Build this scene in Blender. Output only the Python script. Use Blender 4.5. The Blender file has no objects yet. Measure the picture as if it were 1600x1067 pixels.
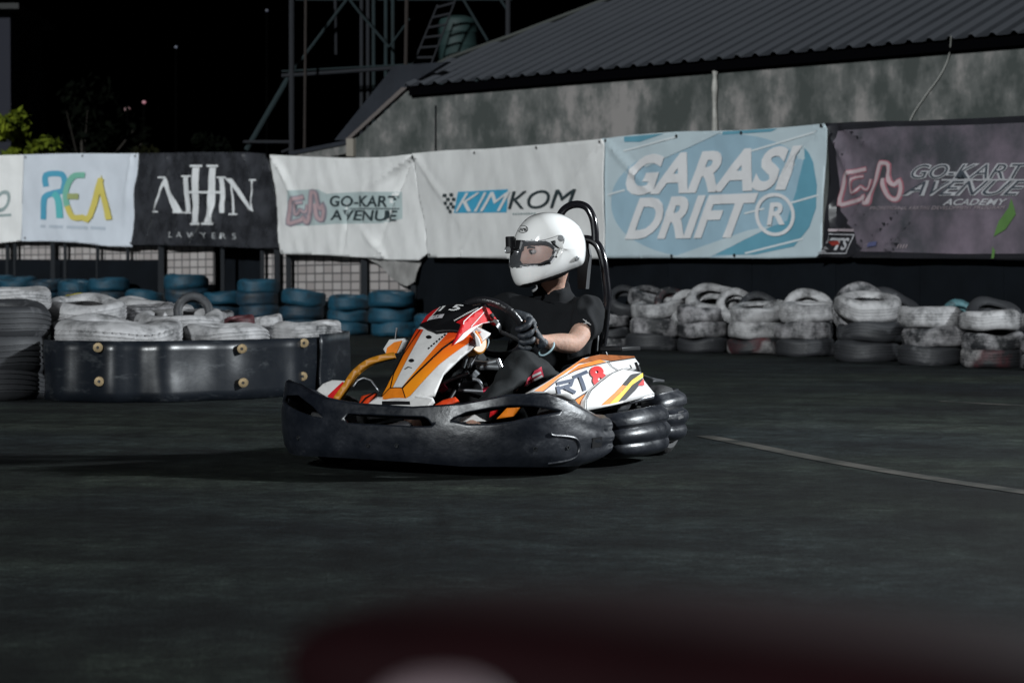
import bpy, bmesh, math, random
from mathutils import Vector, Matrix, noise
random.seed(7)
R = math.radians
scene = bpy.context.scene
C = scene.collection
# ------------------------------------------------------------------ camera
F, HZ, CAMH = 3400.0, 455.0, 0.636
PITCH = math.atan((533.5 - HZ) / F)
cd = bpy.data.cameras.new('camera'); cam = bpy.data.objects.new('camera', cd); C.objects.link(cam)
cd.sensor_width = 36.0; cd.lens = F / 1600 * 36.0
cd.clip_start = 0.05; cd.clip_end = 1500
cam.location = (0, 0, CAMH); cam.rotation_euler = (R(90) - PITCH, 0, 0)
cd.dof.use_dof = True; cd.dof.focus_distance = 8.05; cd.dof.aperture_fstop = 6.5
scene.camera = cam
# ------------------------------------------------------------------ light
SUN_ELEV, SUN_AZ = R(19), R(-22)      # azimuth: 0 = straight behind the camera, negative = from the left
w = bpy.data.worlds.new('World'); scene.world = w; w.use_nodes = True
nt = w.node_tree; bg = nt.nodes['Background']
sky = nt.nodes.new('ShaderNodeTexSky'); sky.sky_type = 'NISHITA'; sky.sun_disc = False
sky.sun_elevation = R(-7); sky.sun_rotation = R(180) + SUN_AZ
nt.links.new(sky.outputs[0], bg.inputs[0]); bg.inputs[1].default_value = 0.05
sl = bpy.data.lights.new('sun', 'SUN'); sl.energy = 2.85; sl.angle = R(2.5); sl.color = (0.93, 0.98, 1.0)
so = bpy.data.objects.new('sun', sl); C.objects.link(so)
sdir = Vector((math.sin(SUN_AZ) * math.cos(SUN_ELEV), -math.cos(SUN_AZ) * math.cos(SUN_ELEV), math.sin(SUN_ELEV)))
so.location = sdir * 30; so.rotation_euler = sdir.to_track_quat('Z', 'Y').to_euler()
def flood(name, loc, target, power, size, col=(1, 1, 1)):
    l = bpy.data.lights.new(name, 'AREA'); l.energy = power; l.size = size; l.color = col; l.spread = R(150)
    o = bpy.data.objects.new(name, l); C.objects.link(o); o.location = loc
    o.rotation_euler = (Vector(loc) - Vector(target)).to_track_quat('Z', 'Y').to_euler()
flood('floodlight', (10.5, 9.6, 4.6), (0.2, 8.4, 0.3), 1900, 0.6, (0.9, 0.96, 1.0))
scene.view_settings.view_transform = 'Standard'; scene.view_settings.look = 'None'
scene.view_settings.exposure = 0; scene.view_settings.gamma = 1
# ------------------------------------------------------------------ helpers
ca, sa = math.cos(PITCH), math.sin(PITCH)
CAM = Vector((0, 0, CAMH))
def ray(px, py):
    x, z = (px - 800) / F, (533.5 - py) / F
    return Vector((x, ca + sa * z, -sa + ca * z))
def P(px, py, Y):
    d = ray(px, py); return CAM + d * (Y / d.y)
def G(px, py):
    d = ray(px, py); return CAM + d * (-CAMH / d.z)
TH = R(27); SN, CS = math.sin(TH), math.cos(TH)
KO = Vector((-0.047, 8.24, 0)); KU = Vector((-SN, -CS, 0)); KV = Vector((CS, -SN, 0)); KZ = Vector((0, 0, 1))
def K(u, v, z): return KO + KU * u + KV * v + KZ * z
KROT = math.atan2(KU.y, KU.x)

MATS = {}
def mat(name, col, rough=0.6, metal=0.0, spec=0.5, bump=0.0, bscale=40, var=0.0, vscale=8, col2=None, coat=0, sheen=0, sss=0, stretch=None):
    if name in MATS: return MATS[name]
    m = bpy.data.materials.new(name); m.use_nodes = True; MATS[name] = m
    n = m.node_tree.nodes; l = m.node_tree.links; b = n['Principled BSDF']
    b.inputs['Base Color'].default_value = (*col, 1); b.inputs['Roughness'].default_value = rough
    b.inputs['Metallic'].default_value = metal; b.inputs['Specular IOR Level'].default_value = spec
    if coat: b.inputs['Coat Weight'].default_value = coat; b.inputs['Coat Roughness'].default_value = 0.05 if coat > .9 else .2
    if sss: b.inputs['Subsurface Weight'].default_value = sss; b.inputs['Subsurface Scale'].default_value = 0.01
    tc = n.new('ShaderNodeTexCoord'); vec = tc.outputs['Object']
    if stretch:
        mp = n.new('ShaderNodeMapping'); mp.inputs['Scale'].default_value = stretch; l.new(vec, mp.inputs[0]); vec = mp.outputs[0]
    if var or col2:
        t = n.new('ShaderNodeTexNoise'); t.inputs['Scale'].default_value = vscale; t.inputs['Detail'].default_value = 6
        t.inputs['Roughness'].default_value = 0.65; l.new(vec, t.inputs['Vector'])
        r = n.new('ShaderNodeValToRGB'); r.color_ramp.elements[0].position = 0.36; r.color_ramp.elements[1].position = 0.66
        c2 = col2 if col2 else tuple(c * (1 - var) for c in col)
        r.color_ramp.elements[0].color = (*c2, 1); r.color_ramp.elements[1].color = (*col, 1)
        l.new(t.outputs[0], r.inputs[0]); l.new(r.outputs[0], b.inputs['Base Color'])
        mr = n.new('ShaderNodeMapRange'); mr.inputs[3].default_value = max(0.03, rough - 0.1); mr.inputs[4].default_value = min(1, rough + 0.12)
        l.new(t.outputs[0], mr.inputs[0]); l.new(mr.outputs[0], b.inputs['Roughness'])
    if bump:
        t = n.new('ShaderNodeTexNoise'); t.inputs['Scale'].default_value = bscale; t.inputs['Detail'].default_value = 5
        l.new(vec, t.inputs['Vector'])
        bp = n.new('ShaderNodeBump'); bp.inputs['Strength'].default_value = bump; bp.inputs['Distance'].default_value = 0.01
        l.new(t.outputs[0], bp.inputs['Height']); l.new(bp.outputs[0], b.inputs['Normal'])
    return m

def tag(o, label=None, cat=None, group=None, kind=None):
    if label: o['label'] = label
    if cat: o['category'] = cat
    if group: o['group'] = group
    if kind: o['kind'] = kind
    return o
def empty(name, loc, rz=0):
    e = bpy.data.objects.new(name, None); C.objects.link(e); e.location = loc; e.rotation_euler = (0, 0, rz)
    e.empty_display_size = 0.1
    return e
def thing(name, loc, label, cat, rz=0, group=None): return tag(empty(name, loc, rz), label, cat, group)
def wm(o):
    m = Matrix.Translation(o.location) @ o.rotation_euler.to_matrix().to_4x4()
    return wm(o.parent) @ m if o.parent else m
def obj(name, bm, m, parent=None, smooth=True, mods=None, origin=None):
    """bm is in world space"""
    me = bpy.data.meshes.new(name)
    bmesh.ops.recalc_face_normals(bm, faces=bm.faces)
    if parent: bm.transform(wm(parent).inverted())
    elif origin is not None: bm.transform(Matrix.Translation(-Vector(origin)))
    bm.to_mesh(me); bm.free()
    for p in me.polygons: p.use_smooth = smooth
    ms = m if isinstance(m, (list, tuple)) else [m]
    for q in ms: me.materials.append(q)
    o = bpy.data.objects.new(name, me); C.objects.link(o)
    if parent: o.parent = parent
    elif origin is not None: o.location = origin
    if smooth:
        try: me.set_sharp_from_angle(angle=R(40))
        except Exception: pass
    return o
def solid(o, t, off=-1):
    s = o.modifiers.new('solid', 'SOLIDIFY'); s.thickness = t; s.offset = off; return o
def bevel(o, wd=0.004, seg=2):
    b = o.modifiers.new('bevel', 'BEVEL'); b.width = wd; b.segments = seg; b.limit_method = 'ANGLE'; return o
def box(bm, a, b, frame=None):
    """box between local corners a,b; frame = (origin, ex, ey, ez)"""
    o, ex, ey, ez = frame or (Vector((0, 0, 0)), Vector((1, 0, 0)), Vector((0, 1, 0)), Vector((0, 0, 1)))
    vs = [bm.verts.new(o + ex * x + ey * y + ez * z) for x in (a[0], b[0]) for y in (a[1], b[1]) for z in (a[2], b[2])]
    for f in ((0, 1, 3, 2), (4, 6, 7, 5), (0, 4, 5, 1), (2, 3, 7, 6), (0, 2, 6, 4), (1, 5, 7, 3)):
        bm.faces.new([vs[i] for i in f])
    return vs
def kbox(bm, a, b): box(bm, a, b, (KO, KU, KV, KZ))
def smoothpath(pts, n=8):
    out = []; m = len(pts)
    for i in range(m - 1):
        p0, p1, p2, p3 = pts[max(i - 1, 0)], pts[i], pts[i + 1], pts[min(i + 2, m - 1)]
        for k in range(n):
            t = k / n
            out.append(0.5 * ((2 * p1) + (p2 - p0) * t + (2 * p0 - 5 * p1 + 4 * p2 - p3) * t * t + (3 * p1 - p0 - 3 * p2 + p3) * t ** 3))
    out.append(pts[-1]); return out
def tube(bm, pts, r, seg=10, sm=6, closed=False):
    pts = [Vector(p) for p in pts]
    if sm and len(pts) > 2 and not closed: pts = smoothpath(pts, sm)
    rings = []; n = len(pts); prev = None
    for i, p in enumerate(pts):
        if closed: d = pts[(i + 1) % n] - pts[i - 1]
        else: d = pts[min(i + 1, n - 1)] - pts[max(i - 1, 0)]
        d.normalize()
        a = prev if prev is not None else (Vector((0, 0, 1)) if abs(d.z) < 0.9 else Vector((1, 0, 0)))
        x = (a - d * a.dot(d)).normalized(); y = d.cross(x); prev = x
        rr = r(i / (n - 1)) if callable(r) else r
        rings.append([bm.verts.new(p + (x * math.cos(2 * math.pi * k / seg) + y * math.sin(2 * math.pi * k / seg)) * rr) for k in range(seg)])
    rng = range(n) if closed else range(n - 1)
    for i in rng:
        A, B = rings[i], rings[(i + 1) % n]
        for k in range(seg): bm.faces.new((A[k], A[(k + 1) % seg], B[(k + 1) % seg], B[k]))
    if not closed: bm.faces.new(rings[0][::-1]); bm.faces.new(rings[-1])
def cyl(bm, a, b, r, seg=24): tube(bm, [a, b], r, seg, 0)
def ell(bm, c, rx, ry, rz, rot=None, su=24, sv=14):
    M = Matrix.Translation(c) @ (rot.to_4x4() if rot else Matrix()) @ Matrix.Diagonal((rx, ry, rz, 1))
    bmesh.ops.create_uvsphere(bm, u_segments=su, v_segments=sv, radius=1, matrix=M)
def lathe(bm, prof, M, seg=40):
    rings = []
    for r, z in prof: rings.append([bm.verts.new(M @ Vector((r * math.cos(2 * math.pi * k / seg), r * math.sin(2 * math.pi * k / seg), z))) for k in range(seg)])
    n = len(rings)
    for i in range(n - 1):
        for k in range(seg): bm.faces.new((rings[i][k], rings[i][(k + 1) % seg], rings[i + 1][(k + 1) % seg], rings[i + 1][k]))
    return rings

class Surf:
    """A plane in space (origin o, axes e1 e2, normal n towards the viewer) with a relief function."""
    def __init__(s, o, e1, e2, relief=None):
        s.o = Vector(o); s.e1 = Vector(e1).normalized(); e2 = Vector(e2)
        s.e2 = (e2 - s.e1 * e2.dot(s.e1)).normalized()
        s.n = s.e1.cross(s.e2).normalized()
        if s.n.dot(CAM - s.o) < 0: s.n = -s.n
        s.relief = relief or (lambda a, b: 0.0); s.k = 1.0
    def ab(s, px, py):
        d = ray(px, py); t = (s.o - CAM).dot(s.n) / d.dot(s.n); q = CAM + d * t - s.o
        return q.dot(s.e1), q.dot(s.e2)
    def pt(s, a, b, off=0.0): return s.o + s.e1 * a + s.e2 * b + s.n * (s.relief(a, b) + off * s.k)
    def px(s, px, py, off=0.0): return s.pt(*s.ab(px, py), off)
def cut(bm, ga, gb):
    xs = [v.co.x for v in bm.verts]; ys = [v.co.y for v in bm.verts]
    for g, lo, hi, ax in ((ga, min(xs), max(xs), 0), (gb, min(ys), max(ys), 1)):
        if not g: continue
        k = math.ceil(lo / g + 1e-6)
        while k * g < hi - 1e-6:
            co = [0, 0, 0]; co[ax] = k * g; no = [0, 0, 0]; no[ax] = 1
            bmesh.ops.bisect_plane(bm, geom=bm.verts[:] + bm.edges[:] + bm.faces[:], plane_co=co, plane_no=no, dist=1e-6)
            k += 1
def decal(name, surf, polys, m, parent, off=0.003, ga=0.05, gb=0.05, thick=0, isab=False, smooth=True):
    bm = bmesh.new()
    for poly in polys:
        vs = [bm.verts.new((*(q if isab else surf.ab(*q)), 0)) for q in poly]
        bm.faces.new(vs)
    if len(polys) > 1: bmesh.ops.remove_doubles(bm, verts=bm.verts[:], dist=1e-4)
    bmesh.ops.triangulate(bm, faces=bm.faces[:])
    cut(bm, ga, gb)
    for v in bm.verts: v.co = surf.pt(v.co.x, v.co.y, off)
    o = obj(name, bm, m, parent, smooth)
    # keep normals towards the viewer
    if thick: 
        me = o.data
        nn = (wm(o).to_3x3() @ me.polygons[0].normal)
        flip = nn.dot(surf.n) < 0
        if flip: me.flip_normals()
        solid(o, thick, -1)
    return o
def ribbon(pts, wd, sm=0):
    """mitred stroke as a list of quads, in pixel space"""
    pts = [Vector((*p, 0)) for p in pts]
    if sm: pts = smoothpath(pts, sm)
    L, Rr = [], []
    n = len(pts)
    for i, p in enumerate(pts):
        d1 = (pts[i] - pts[i - 1]).normalized() if i else (pts[1] - pts[0]).normalized()
        d2 = (pts[i + 1] - pts[i]).normalized() if i < n - 1 else d1
        t = (d1 + d2)
        t = t.normalized() if t.length > 1e-4 else d1
        nn = Vector((-t.y, t.x, 0)); k = wd / 2 / max(0.45, nn.dot(Vector((-d1.y, d1.x, 0))))
        L.append(p + nn * k); Rr.append(p - nn * k)
    return [[(L[i].x, L[i].y), (L[i + 1].x, L[i + 1].y), (Rr[i + 1].x, Rr[i + 1].y), (Rr[i].x, Rr[i].y)] for i in range(n - 1)]
def text(name, surf, s, p0, p1, p2, m, parent, off=0.004, bold=0.0, shear=0.0, ga=0.05, gb=0.05, spacing=1.0):
    """lettering whose box runs p0 (bottom left) p1 (bottom right) p2 (top left), in photo pixels"""
    cu = bpy.data.curves.new('t', 'FONT'); cu.body = s; cu.offset = bold; cu.shear = shear; cu.space_character = spacing
    cu.resolution_u = 4
    to = bpy.data.objects.new('t', cu); C.objects.link(to)
    bpy.context.view_layer.update()
    me = bpy.data.meshes.new_from_object(to.evaluated_get(bpy.context.evaluated_depsgraph_get()))
    bpy.data.objects.remove(to)
    bm = bmesh.new(); bm.from_mesh(me); bpy.data.meshes.remove(me)
    xs = [v.co.x for v in bm.verts]; ys = [v.co.y for v in bm.verts]
    x0, x1, y0, y1 = min(xs), max(xs), min(ys), max(ys)
    A, B, D = (Vector((*surf.ab(*q), 0)) for q in (p0, p1, p2))
    for v in bm.verts:
        v.co = A + (B - A) * ((v.co.x - x0) / (x1 - x0)) + (D - A) * ((v.co.y - y0) / (y1 - y0))
    cut(bm, ga, gb)
    for v in bm.verts: v.co = surf.pt(v.co.x, v.co.y, off)
    return obj(name, bm, m, parent, False)
def skin(name, nodes, edges, m, parent, sub=2, root=None, fold=0, fdir=(1, 1, 1)):
    """nodes: {key: (Vector world, rx, ry)}"""
    keys = list(nodes); idx = {k: i for i, k in enumerate(keys)}
    me = bpy.data.meshes.new(name)
    inv = wm(parent).inverted()
    me.from_pydata([inv @ Vector(nodes[k][0]) for k in keys], [(idx[a], idx[b]) for a, b in edges], [])
    o = bpy.data.objects.new(name, me); C.objects.link(o)
    md = o.modifiers.new('s', 'SKIN'); md.use_smooth_shade = True; md.branch_smoothing = 0.6
    sv = me.skin_vertices[0].data
    for k in keys:
        q = nodes[k]; sv[idx[k]].radius = (q[1], q[2] if len(q) > 2 else q[1]); sv[idx[k]].use_root = False
    sv[idx[root or keys[0]]].use_root = True
    ss = o.modifiers.new('u', 'SUBSURF'); ss.levels = sub; ss.render_levels = sub
    bpy.context.view_layer.update()
    nm = bpy.data.meshes.new_from_object(o.evaluated_get(bpy.context.evaluated_depsgraph_get()))
    o.modifiers.clear(); o.data = nm; nm.name = name; bpy.data.meshes.remove(me)
    if fold:
        for v, nn_ in [(v, v.normal.copy()) for v in nm.vertices]:
            c = v.co; q = Vector((c.x * fdir[0], c.y * fdir[1], c.z * fdir[2]))
            h = 1 - 2 * abs(noise.noise(q * 9 + Vector((1, 5, 2)))) * 2; h2 = noise.noise(q * 22)
            v.co = c + nn_ * fold * (.8 * h + .45 * h2)
    for p in nm.polygons: p.use_smooth = True
    nm.materials.clear(); nm.materials.append(m); o.parent = parent
    return o
# ------------------------------------------------------------------ materials
def asphalt():
    m = bpy.data.materials.new('asphalt'); m.use_nodes = True; n = m.node_tree.nodes; l = m.node_tree.links; b = n['Principled BSDF']
    tc = n.new('ShaderNodeTexCoord')
    def nz(sc, det, ro=0.6, vec=None):
        t = n.new('ShaderNodeTexNoise'); t.inputs['Scale'].default_value = sc; t.inputs['Detail'].default_value = det; t.inputs['Roughness'].default_value = ro
        l.new(vec or tc.outputs['Object'], t.inputs['Vector']); return t
    big = nz(0.55, 9, 0.66); mid = nz(4.5, 9, 0.8); fine = nz(120, 4, 0.8); blue = nz(0.30, 3, 0.5)
    def ramp(src, stops):
        r = n.new('ShaderNodeValToRGB'); e = r.color_ramp.elements
        e[0].position, e[0].color = stops[0][0], (*stops[0][1], 1); e[1].position, e[1].color = stops[-1][0], (*stops[-1][1], 1)
        for p_, c_ in stops[1:-1]: q = e.new(p_); q.color = (*c_, 1)
        l.new(src, r.inputs[0]); return r.outputs[0]
    def mul(a_, b_, f_=1.0):
        m_ = n.new('ShaderNodeMix'); m_.data_type = 'RGBA'; m_.blend_type = 'MULTIPLY'; m_.inputs[0].default_value = f_; l.new(a_, m_.inputs[6]); l.new(b_, m_.inputs[7]); return m_.outputs[2]
    c0 = ramp(big.outputs[0], [(.36, (.0035, .0045, .0045)), (.47, (.0085, .0115, .0098)), (.55, (.0122, .0164, .0132)), (.68, (.021, .0255, .0200))])
    c0 = mul(c0, ramp(blue.outputs[0], [(.42, (1, 1, 1)), (.56, (.92, .95, 1.2))]))
    c0 = mul(c0, ramp(mid.outputs[0], [(.36, (.25, .25, .25)), (.5, (.9, .9, .9)), (.64, (1.9, 1.88, 1.85))]))
    c0 = mul(c0, ramp(fine.outputs[0], [(.38, (.3, .3, .3)), (.52, (1, 1, 1)), (.64, (2.6, 2.6, 2.5))]), .9)
    f2 = nz(17, 5, .85); c0 = mul(c0, ramp(f2.outputs[0], [(.38, (.3, .3, .3)), (.52, (.95, .95, .95)), (.64, (2.2, 2.2, 2.15))]), .6)
    # rubber laid down along the racing line (long curved smears)
    wv = n.new('ShaderNodeTexWave'); wv.wave_type = 'RINGS'; wv.rings_direction = 'Z'; wv.inputs['Scale'].default_value = .42; wv.inputs['Distortion'].default_value = 5; wv.inputs['Detail'].default_value = 4; wv.inputs['Detail Scale'].default_value = .8
    mp = n.new('ShaderNodeMapping'); mp.inputs['Location'].default_value = (7, 6, 0); l.new(tc.outputs['Object'], mp.inputs[0]); l.new(mp.outputs[0], wv.inputs[0])
    c0 = mul(c0, ramp(wv.outputs[0], [(.0, (.55, .55, .58)), (.35, (1, 1, 1)), (1, (1.05, 1.05, 1.05))]), .8)
    # cracks
    vo = n.new('ShaderNodeTexVoronoi'); vo.feature = 'DISTANCE_TO_EDGE'; vo.inputs['Scale'].default_value = .55
    dn = nz(2.5, 6, .7); ad = n.new('ShaderNodeMix'); ad.data_type = 'RGBA'; ad.inputs[0].default_value = .22; l.new(tc.outputs['Object'], ad.inputs[6]); l.new(dn.outputs[1], ad.inputs[7]); l.new(ad.outputs[2], vo.inputs['Vector'])
    c0 = mul(c0, ramp(vo.outputs[0], [(.0, (.35, .35, .35)), (.006, (1, 1, 1))]), .7)
    class _o: pass
    m3 = _o(); m3.outputs = {2: c0}
    l.new(m3.outputs[2], b.inputs['Base Color'])
    b.inputs['Roughness'].default_value = 0.85; b.inputs['Specular IOR Level'].default_value = 0.12
    bp = n.new('ShaderNodeBump'); bp.inputs['Strength'].default_value = 0.7; bp.inputs['Distance'].default_value = 0.008
    l.new(fine.outputs[0], bp.inputs['Height']); l.new(bp.outputs[0], b.inputs['Normal'])
    return m
def tyre_mat(name, paint, amount, rubber=(0.012, 0.013, 0.015), second=None):
    """worn paint over black rubber; amount 0..1 = how much paint is left"""
    m = bpy.data.materials.new(name); m.use_nodes = True; n = m.node_tree.nodes; l = m.node_tree.links; b = n['Principled BSDF']
    tc = n.new('ShaderNodeTexCoord'); oi = n.new('ShaderNodeObjectInfo')
    ad = n.new('ShaderNodeVectorMath'); ad.operation = 'ADD'; l.new(tc.outputs['Object'], ad.inputs[0])
    sc = n.new('ShaderNodeVectorMath'); sc.operation = 'SCALE'; sc.inputs['Scale'].default_value = 37; 
    cx = n.new('ShaderNodeCombineXYZ'); l.new(oi.outputs['Random'], cx.inputs[0]); l.new(oi.outputs['Random'], cx.inputs[2]); l.new(cx.outputs[0], sc.inputs[0]); l.new(sc.outputs[0], ad.inputs[1])
    t = n.new('ShaderNodeTexNoise'); t.inputs['Scale'].default_value = 4.5; t.inputs['Detail'].default_value = 7; t.inputs['Roughness'].default_value = 0.7; l.new(ad.outputs[0], t.inputs['Vector'])
    r = n.new('ShaderNodeValToRGB'); p = 0.62 - 0.36 * amount; r.color_ramp.elements[0].position = p; r.color_ramp.elements[1].position = p + 0.2
    l.new(t.outputs[0], r.inputs[0])
    t2 = n.new('ShaderNodeTexNoise'); t2.inputs['Scale'].default_value = 14; t2.inputs['Detail'].default_value = 5; l.new(ad.outputs[0], t2.inputs['Vector'])
    r2 = n.new('ShaderNodeValToRGB'); r2.color_ramp.elements[0].position = 0.3; r2.color_ramp.elements[1].position = 0.7
    r2.color_ramp.elements[0].color = (*[c * 0.66 for c in paint], 1); r2.color_ramp.elements[1].color = (*paint, 1); l.new(t2.outputs[0], r2.inputs[0])
    pc = r2.outputs[0]
    if second:
        t3 = n.new('ShaderNodeTexNoise'); t3.inputs['Scale'].default_value = 3; l.new(ad.outputs[0], t3.inputs['Vector'])
        r3 = n.new('ShaderNodeValToRGB'); r3.color_ramp.elements[0].position = 0.5; r3.color_ramp.elements[1].position = 0.56; l.new(t3.outputs[0], r3.inputs[0])
        mm = n.new('ShaderNodeMix'); mm.data_type = 'RGBA'; l.new(r3.outputs[0], mm.inputs[0]); l.new(pc, mm.inputs[6]); mm.inputs[7].default_value = (*second, 1); pc = mm.outputs[2]
    mx = n.new('ShaderNodeMix'); mx.data_type = 'RGBA'; l.new(r.outputs[0], mx.inputs[0]); mx.inputs[6].default_value = (*rubber, 1); l.new(pc, mx.inputs[7])
    l.new(mx.outputs[2], b.inputs['Base Color']); b.inputs['Roughness'].default_value = 0.62
    bp = n.new('ShaderNodeBump'); bp.inputs['Strength'].default_value = 0.35; bp.inputs['Distance'].default_value = 0.01; l.new(t2.outputs[0], bp.inputs['Height']); l.new(bp.outputs[0], b.inputs['Normal'])
    return m
ASPH = asphalt()
T_white = tyre_mat('white painted rubber', (0.36, 0.355, 0.36), 0.82)
T_worn = tyre_mat('worn white painted rubber', (0.33, 0.32, 0.33), 0.55)
T_dark = tyre_mat('black rubber with paint traces', (0.16, 0.16, 0.17), 0.12, (0.02, 0.021, 0.024))
T_blue = tyre_mat('blue painted rubber', (0.004, 0.058, 0.100), 0.85, (0.008, 0.02, 0.03))
T_bluedk = tyre_mat('dull blue painted rubber', (0.004, 0.034, 0.062), 0.7, (0.008, 0.013, 0.018))
T_red = tyre_mat('dark red painted rubber', (0.07, 0.014, 0.018), 0.5, second=(0.26, 0.25, 0.25))
T_maroon = tyre_mat('maroon painted rubber', (0.085, 0.022, 0.026), 0.95)
T_yellow = tyre_mat('yellow painted rubber', (0.42, 0.34, 0.02), 0.95)
T_teal = tyre_mat('teal painted rubber', (0.05, 0.14, 0.16), 0.7)
cloth_white = mat('white vinyl', (0.78, 0.78, 0.77), 0.5, var=0.12, vscale=1.5)
M_black = mat('black plastic', (0.012, 0.014, 0.017), 0.42, bump=0.15, bscale=60, var=0.4, vscale=10)
def bumper_mat():
    m = bpy.data.materials.new('scuffed black bumper plastic'); m.use_nodes = True; n = m.node_tree.nodes; l = m.node_tree.links; b = n['Principled BSDF']
    tc = n.new('ShaderNodeTexCoord')
    mp = n.new('ShaderNodeMapping'); mp.inputs['Scale'].default_value = (1, 1, 1.6); l.new(tc.outputs['Object'], mp.inputs[0])
    t = n.new('ShaderNodeTexNoise'); t.inputs['Scale'].default_value = 7; t.inputs['Detail'].default_value = 8; t.inputs['Roughness'].default_value = 0.75; l.new(mp.outputs[0], t.inputs['Vector'])
    r = n.new('ShaderNodeValToRGB'); e = r.color_ramp.elements; e[0].position = 0.42; e[0].color = (0.006, 0.0075, 0.011, 1); e[1].position = 0.78; e[1].color = (0.06, 0.063, 0.07, 1)
    q = e.new(0.6); q.color = (0.011, 0.013, 0.018, 1)
    l.new(t.outputs[0], r.inputs[0]); l.new(r.outputs[0], b.inputs['Base Color'])
    mr = n.new('ShaderNodeMapRange'); mr.inputs[1].default_value = 0.35; mr.inputs[2].default_value = 0.7; mr.inputs[3].default_value = 0.24; mr.inputs[4].default_value = 0.5
    l.new(t.outputs[0], mr.inputs[0]); l.new(mr.outputs[0], b.inputs['Roughness'])
    t2 = n.new('ShaderNodeTexNoise'); t2.inputs['Scale'].default_value = 22; t2.inputs['Detail'].default_value = 8; l.new(mp.outputs[0], t2.inputs['Vector'])
    bp = n.new('ShaderNodeBump'); bp.inputs['Strength'].default_value = 0.35; bp.inputs['Distance'].default_value = 0.005; l.new(t2.outputs[0], bp.inputs['Height']); l.new(bp.outputs[0], b.inputs['Normal'])
    return m
M_bump = bumper_mat()
M_rubber = mat('tyre rubber', (0.012, 0.012, 0.013), 0.7, bump=0.3)
M_steel = mat('bare steel', (0.45, 0.46, 0.48), 0.32, metal=1.0)
M_gloss = mat('gloss black tube paint', (0.008, 0.008, 0.01), 0.16, spec=0.7)
M_white = mat('white bodywork', (0.62, 0.61, 0.60), 0.5, spec=.35, coat=0, var=0.22, vscale=9)
M_orange = mat('orange sticker', (0.80, 0.215, 0.012), 0.5, spec=.3, var=0.3, vscale=10)
M_ored = mat('red orange sticker', (0.72, 0.06, 0.012), 0.5, spec=.3, var=0.3, vscale=10)
M_red = mat('red sticker', (0.56, 0.014, 0.018), 0.4, spec=.3, var=0.3, vscale=10)
M_yel = mat('yellow sticker', (0.80, 0.50, 0.02), 0.5, spec=.3)
M_ink = mat('black sticker', (0.006, 0.006, 0.007), 0.5, spec=.2)
M_pipe = mat('satin grey steel', (0.30, 0.31, 0.33), 0.35, metal=0.8)
M_skin = mat('skin', (0.44, 0.27, 0.205), 0.65, spec=.3, sss=0.1, var=0.25, vscale=14, bump=.25, bscale=70)
M_shirt = mat('black shirt cloth', (0.0035, 0.0042, 0.0055), 0.9, bump=0.25, bscale=20, spec=.25)
M_trous = mat('dark tracksuit cloth', (0.005, 0.0065, 0.0075), 0.85, bump=0.3, bscale=20, spec=.3)
M_glove = mat('black glove leather', (0.008, 0.012, 0.018), 0.6, bump=0.4, bscale=60)

# ------------------------------------------------------------------ ground
bm = bmesh.new(); s = 400
vs = [bm.verts.new(p) for p in ((-s, -20, 0), (s, -20, 0), (s, 700, 0), (-s, 700, 0))]; bm.faces.new(vs)
tag(obj('ground', bm, ASPH, smooth=False), kind='structure')
def painted(name, pts, wpx):
    bm = bmesh.new(); P2 = [G(*p) for p in pts]; P2 = smoothpath(P2, 8); pr = None
    for i, p in enumerate(P2):
        d = (P2[min(i + 1, len(P2) - 1)] - P2[max(i - 1, 0)]).normalized(); nn = Vector((-d.y, d.x, 0))
        a = bm.verts.new(p + nn * wpx / 2 + Vector((0, 0, .002))); b = bm.verts.new(p - nn * wpx / 2 + Vector((0, 0, .002)))
        if pr: bm.faces.new((pr[0], pr[1], b, a))
        pr = (a, b)
    tag(obj(name, bm, mat('worn line paint', (0.066, 0.061, 0.054), 0.9, col2=(0.012, 0.0145, 0.013), vscale=3.5, spec=.15), smooth=False), kind='structure')
painted('track_line', [(1100, 681), (1180, 697), (1300, 721), (1440, 745), (1620, 772), (1700, 784)], 0.085)
painted('track_line', [(1470, 627), (1540, 631), (1660, 637)], 0.05)

# ------------------------------------------------------------------ fence line behind the tyre walls
WALLZ = [(-60, 41), (36, 40), (216, 38), (430, 35), (650, 31), (943, 25.2), (1295, 21.8), (1640, 19.1)]
def wz(px):
    for (a, za), (b, zb) in zip(WALLZ, WALLZ[1:]):
        if px <= b: t = (px - a) / (b - a); return 1 / ((1 - t) / za + t / zb)
    t = (px - a) / (b - a); return 1 / ((1 - t) / za + t / zb)
def vplane(x0, x1, back=0.0, relief=None):
    A, B = P(x0, HZ, wz(x0)), P(x1, HZ, wz(x1)); A.z = B.z = 0
    e = (B - A).normalized(); nb = Vector((-e.y, e.x, 0))
    if nb.y < 0: nb = -nb
    return Surf(A + nb * back, e, (0, 0, 1), relief)
def folds(seed, amp=0.02, fan=(), sx=1.0):
    def f(a, b):
        h = 1.6 * amp * noise.noise(Vector((a * 1.1 * sx + seed * 7.3, b * 1.5, seed)))
        h += amp * 0.5 * noise.noise(Vector((a * 3.7 + b * 1.7, b * 2.2 - a * 0.6, seed * 3.1)))
        h += amp * 0.16 * noise.noise(Vector((a * 11, b * 9, seed * 5)))
        for (ca_, cb_, ang, wd, k, ln) in fan:      # a crease running from (ca_,cb_) at an angle
            dx, dy = a - ca_, b - cb_
            t = dx * math.cos(ang) + dy * math.sin(ang); q = -dx * math.sin(ang) + dy * math.cos(ang)
            if t > -0.1:
                sp = wd * (0.35 + 0.65 * min(1, max(t, 0) / ln))
                h += 1.5 * k * math.exp(-(q / sp) ** 2) * math.exp(-(max(t, 0) / ln) ** 2)
        return h
    return f
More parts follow.
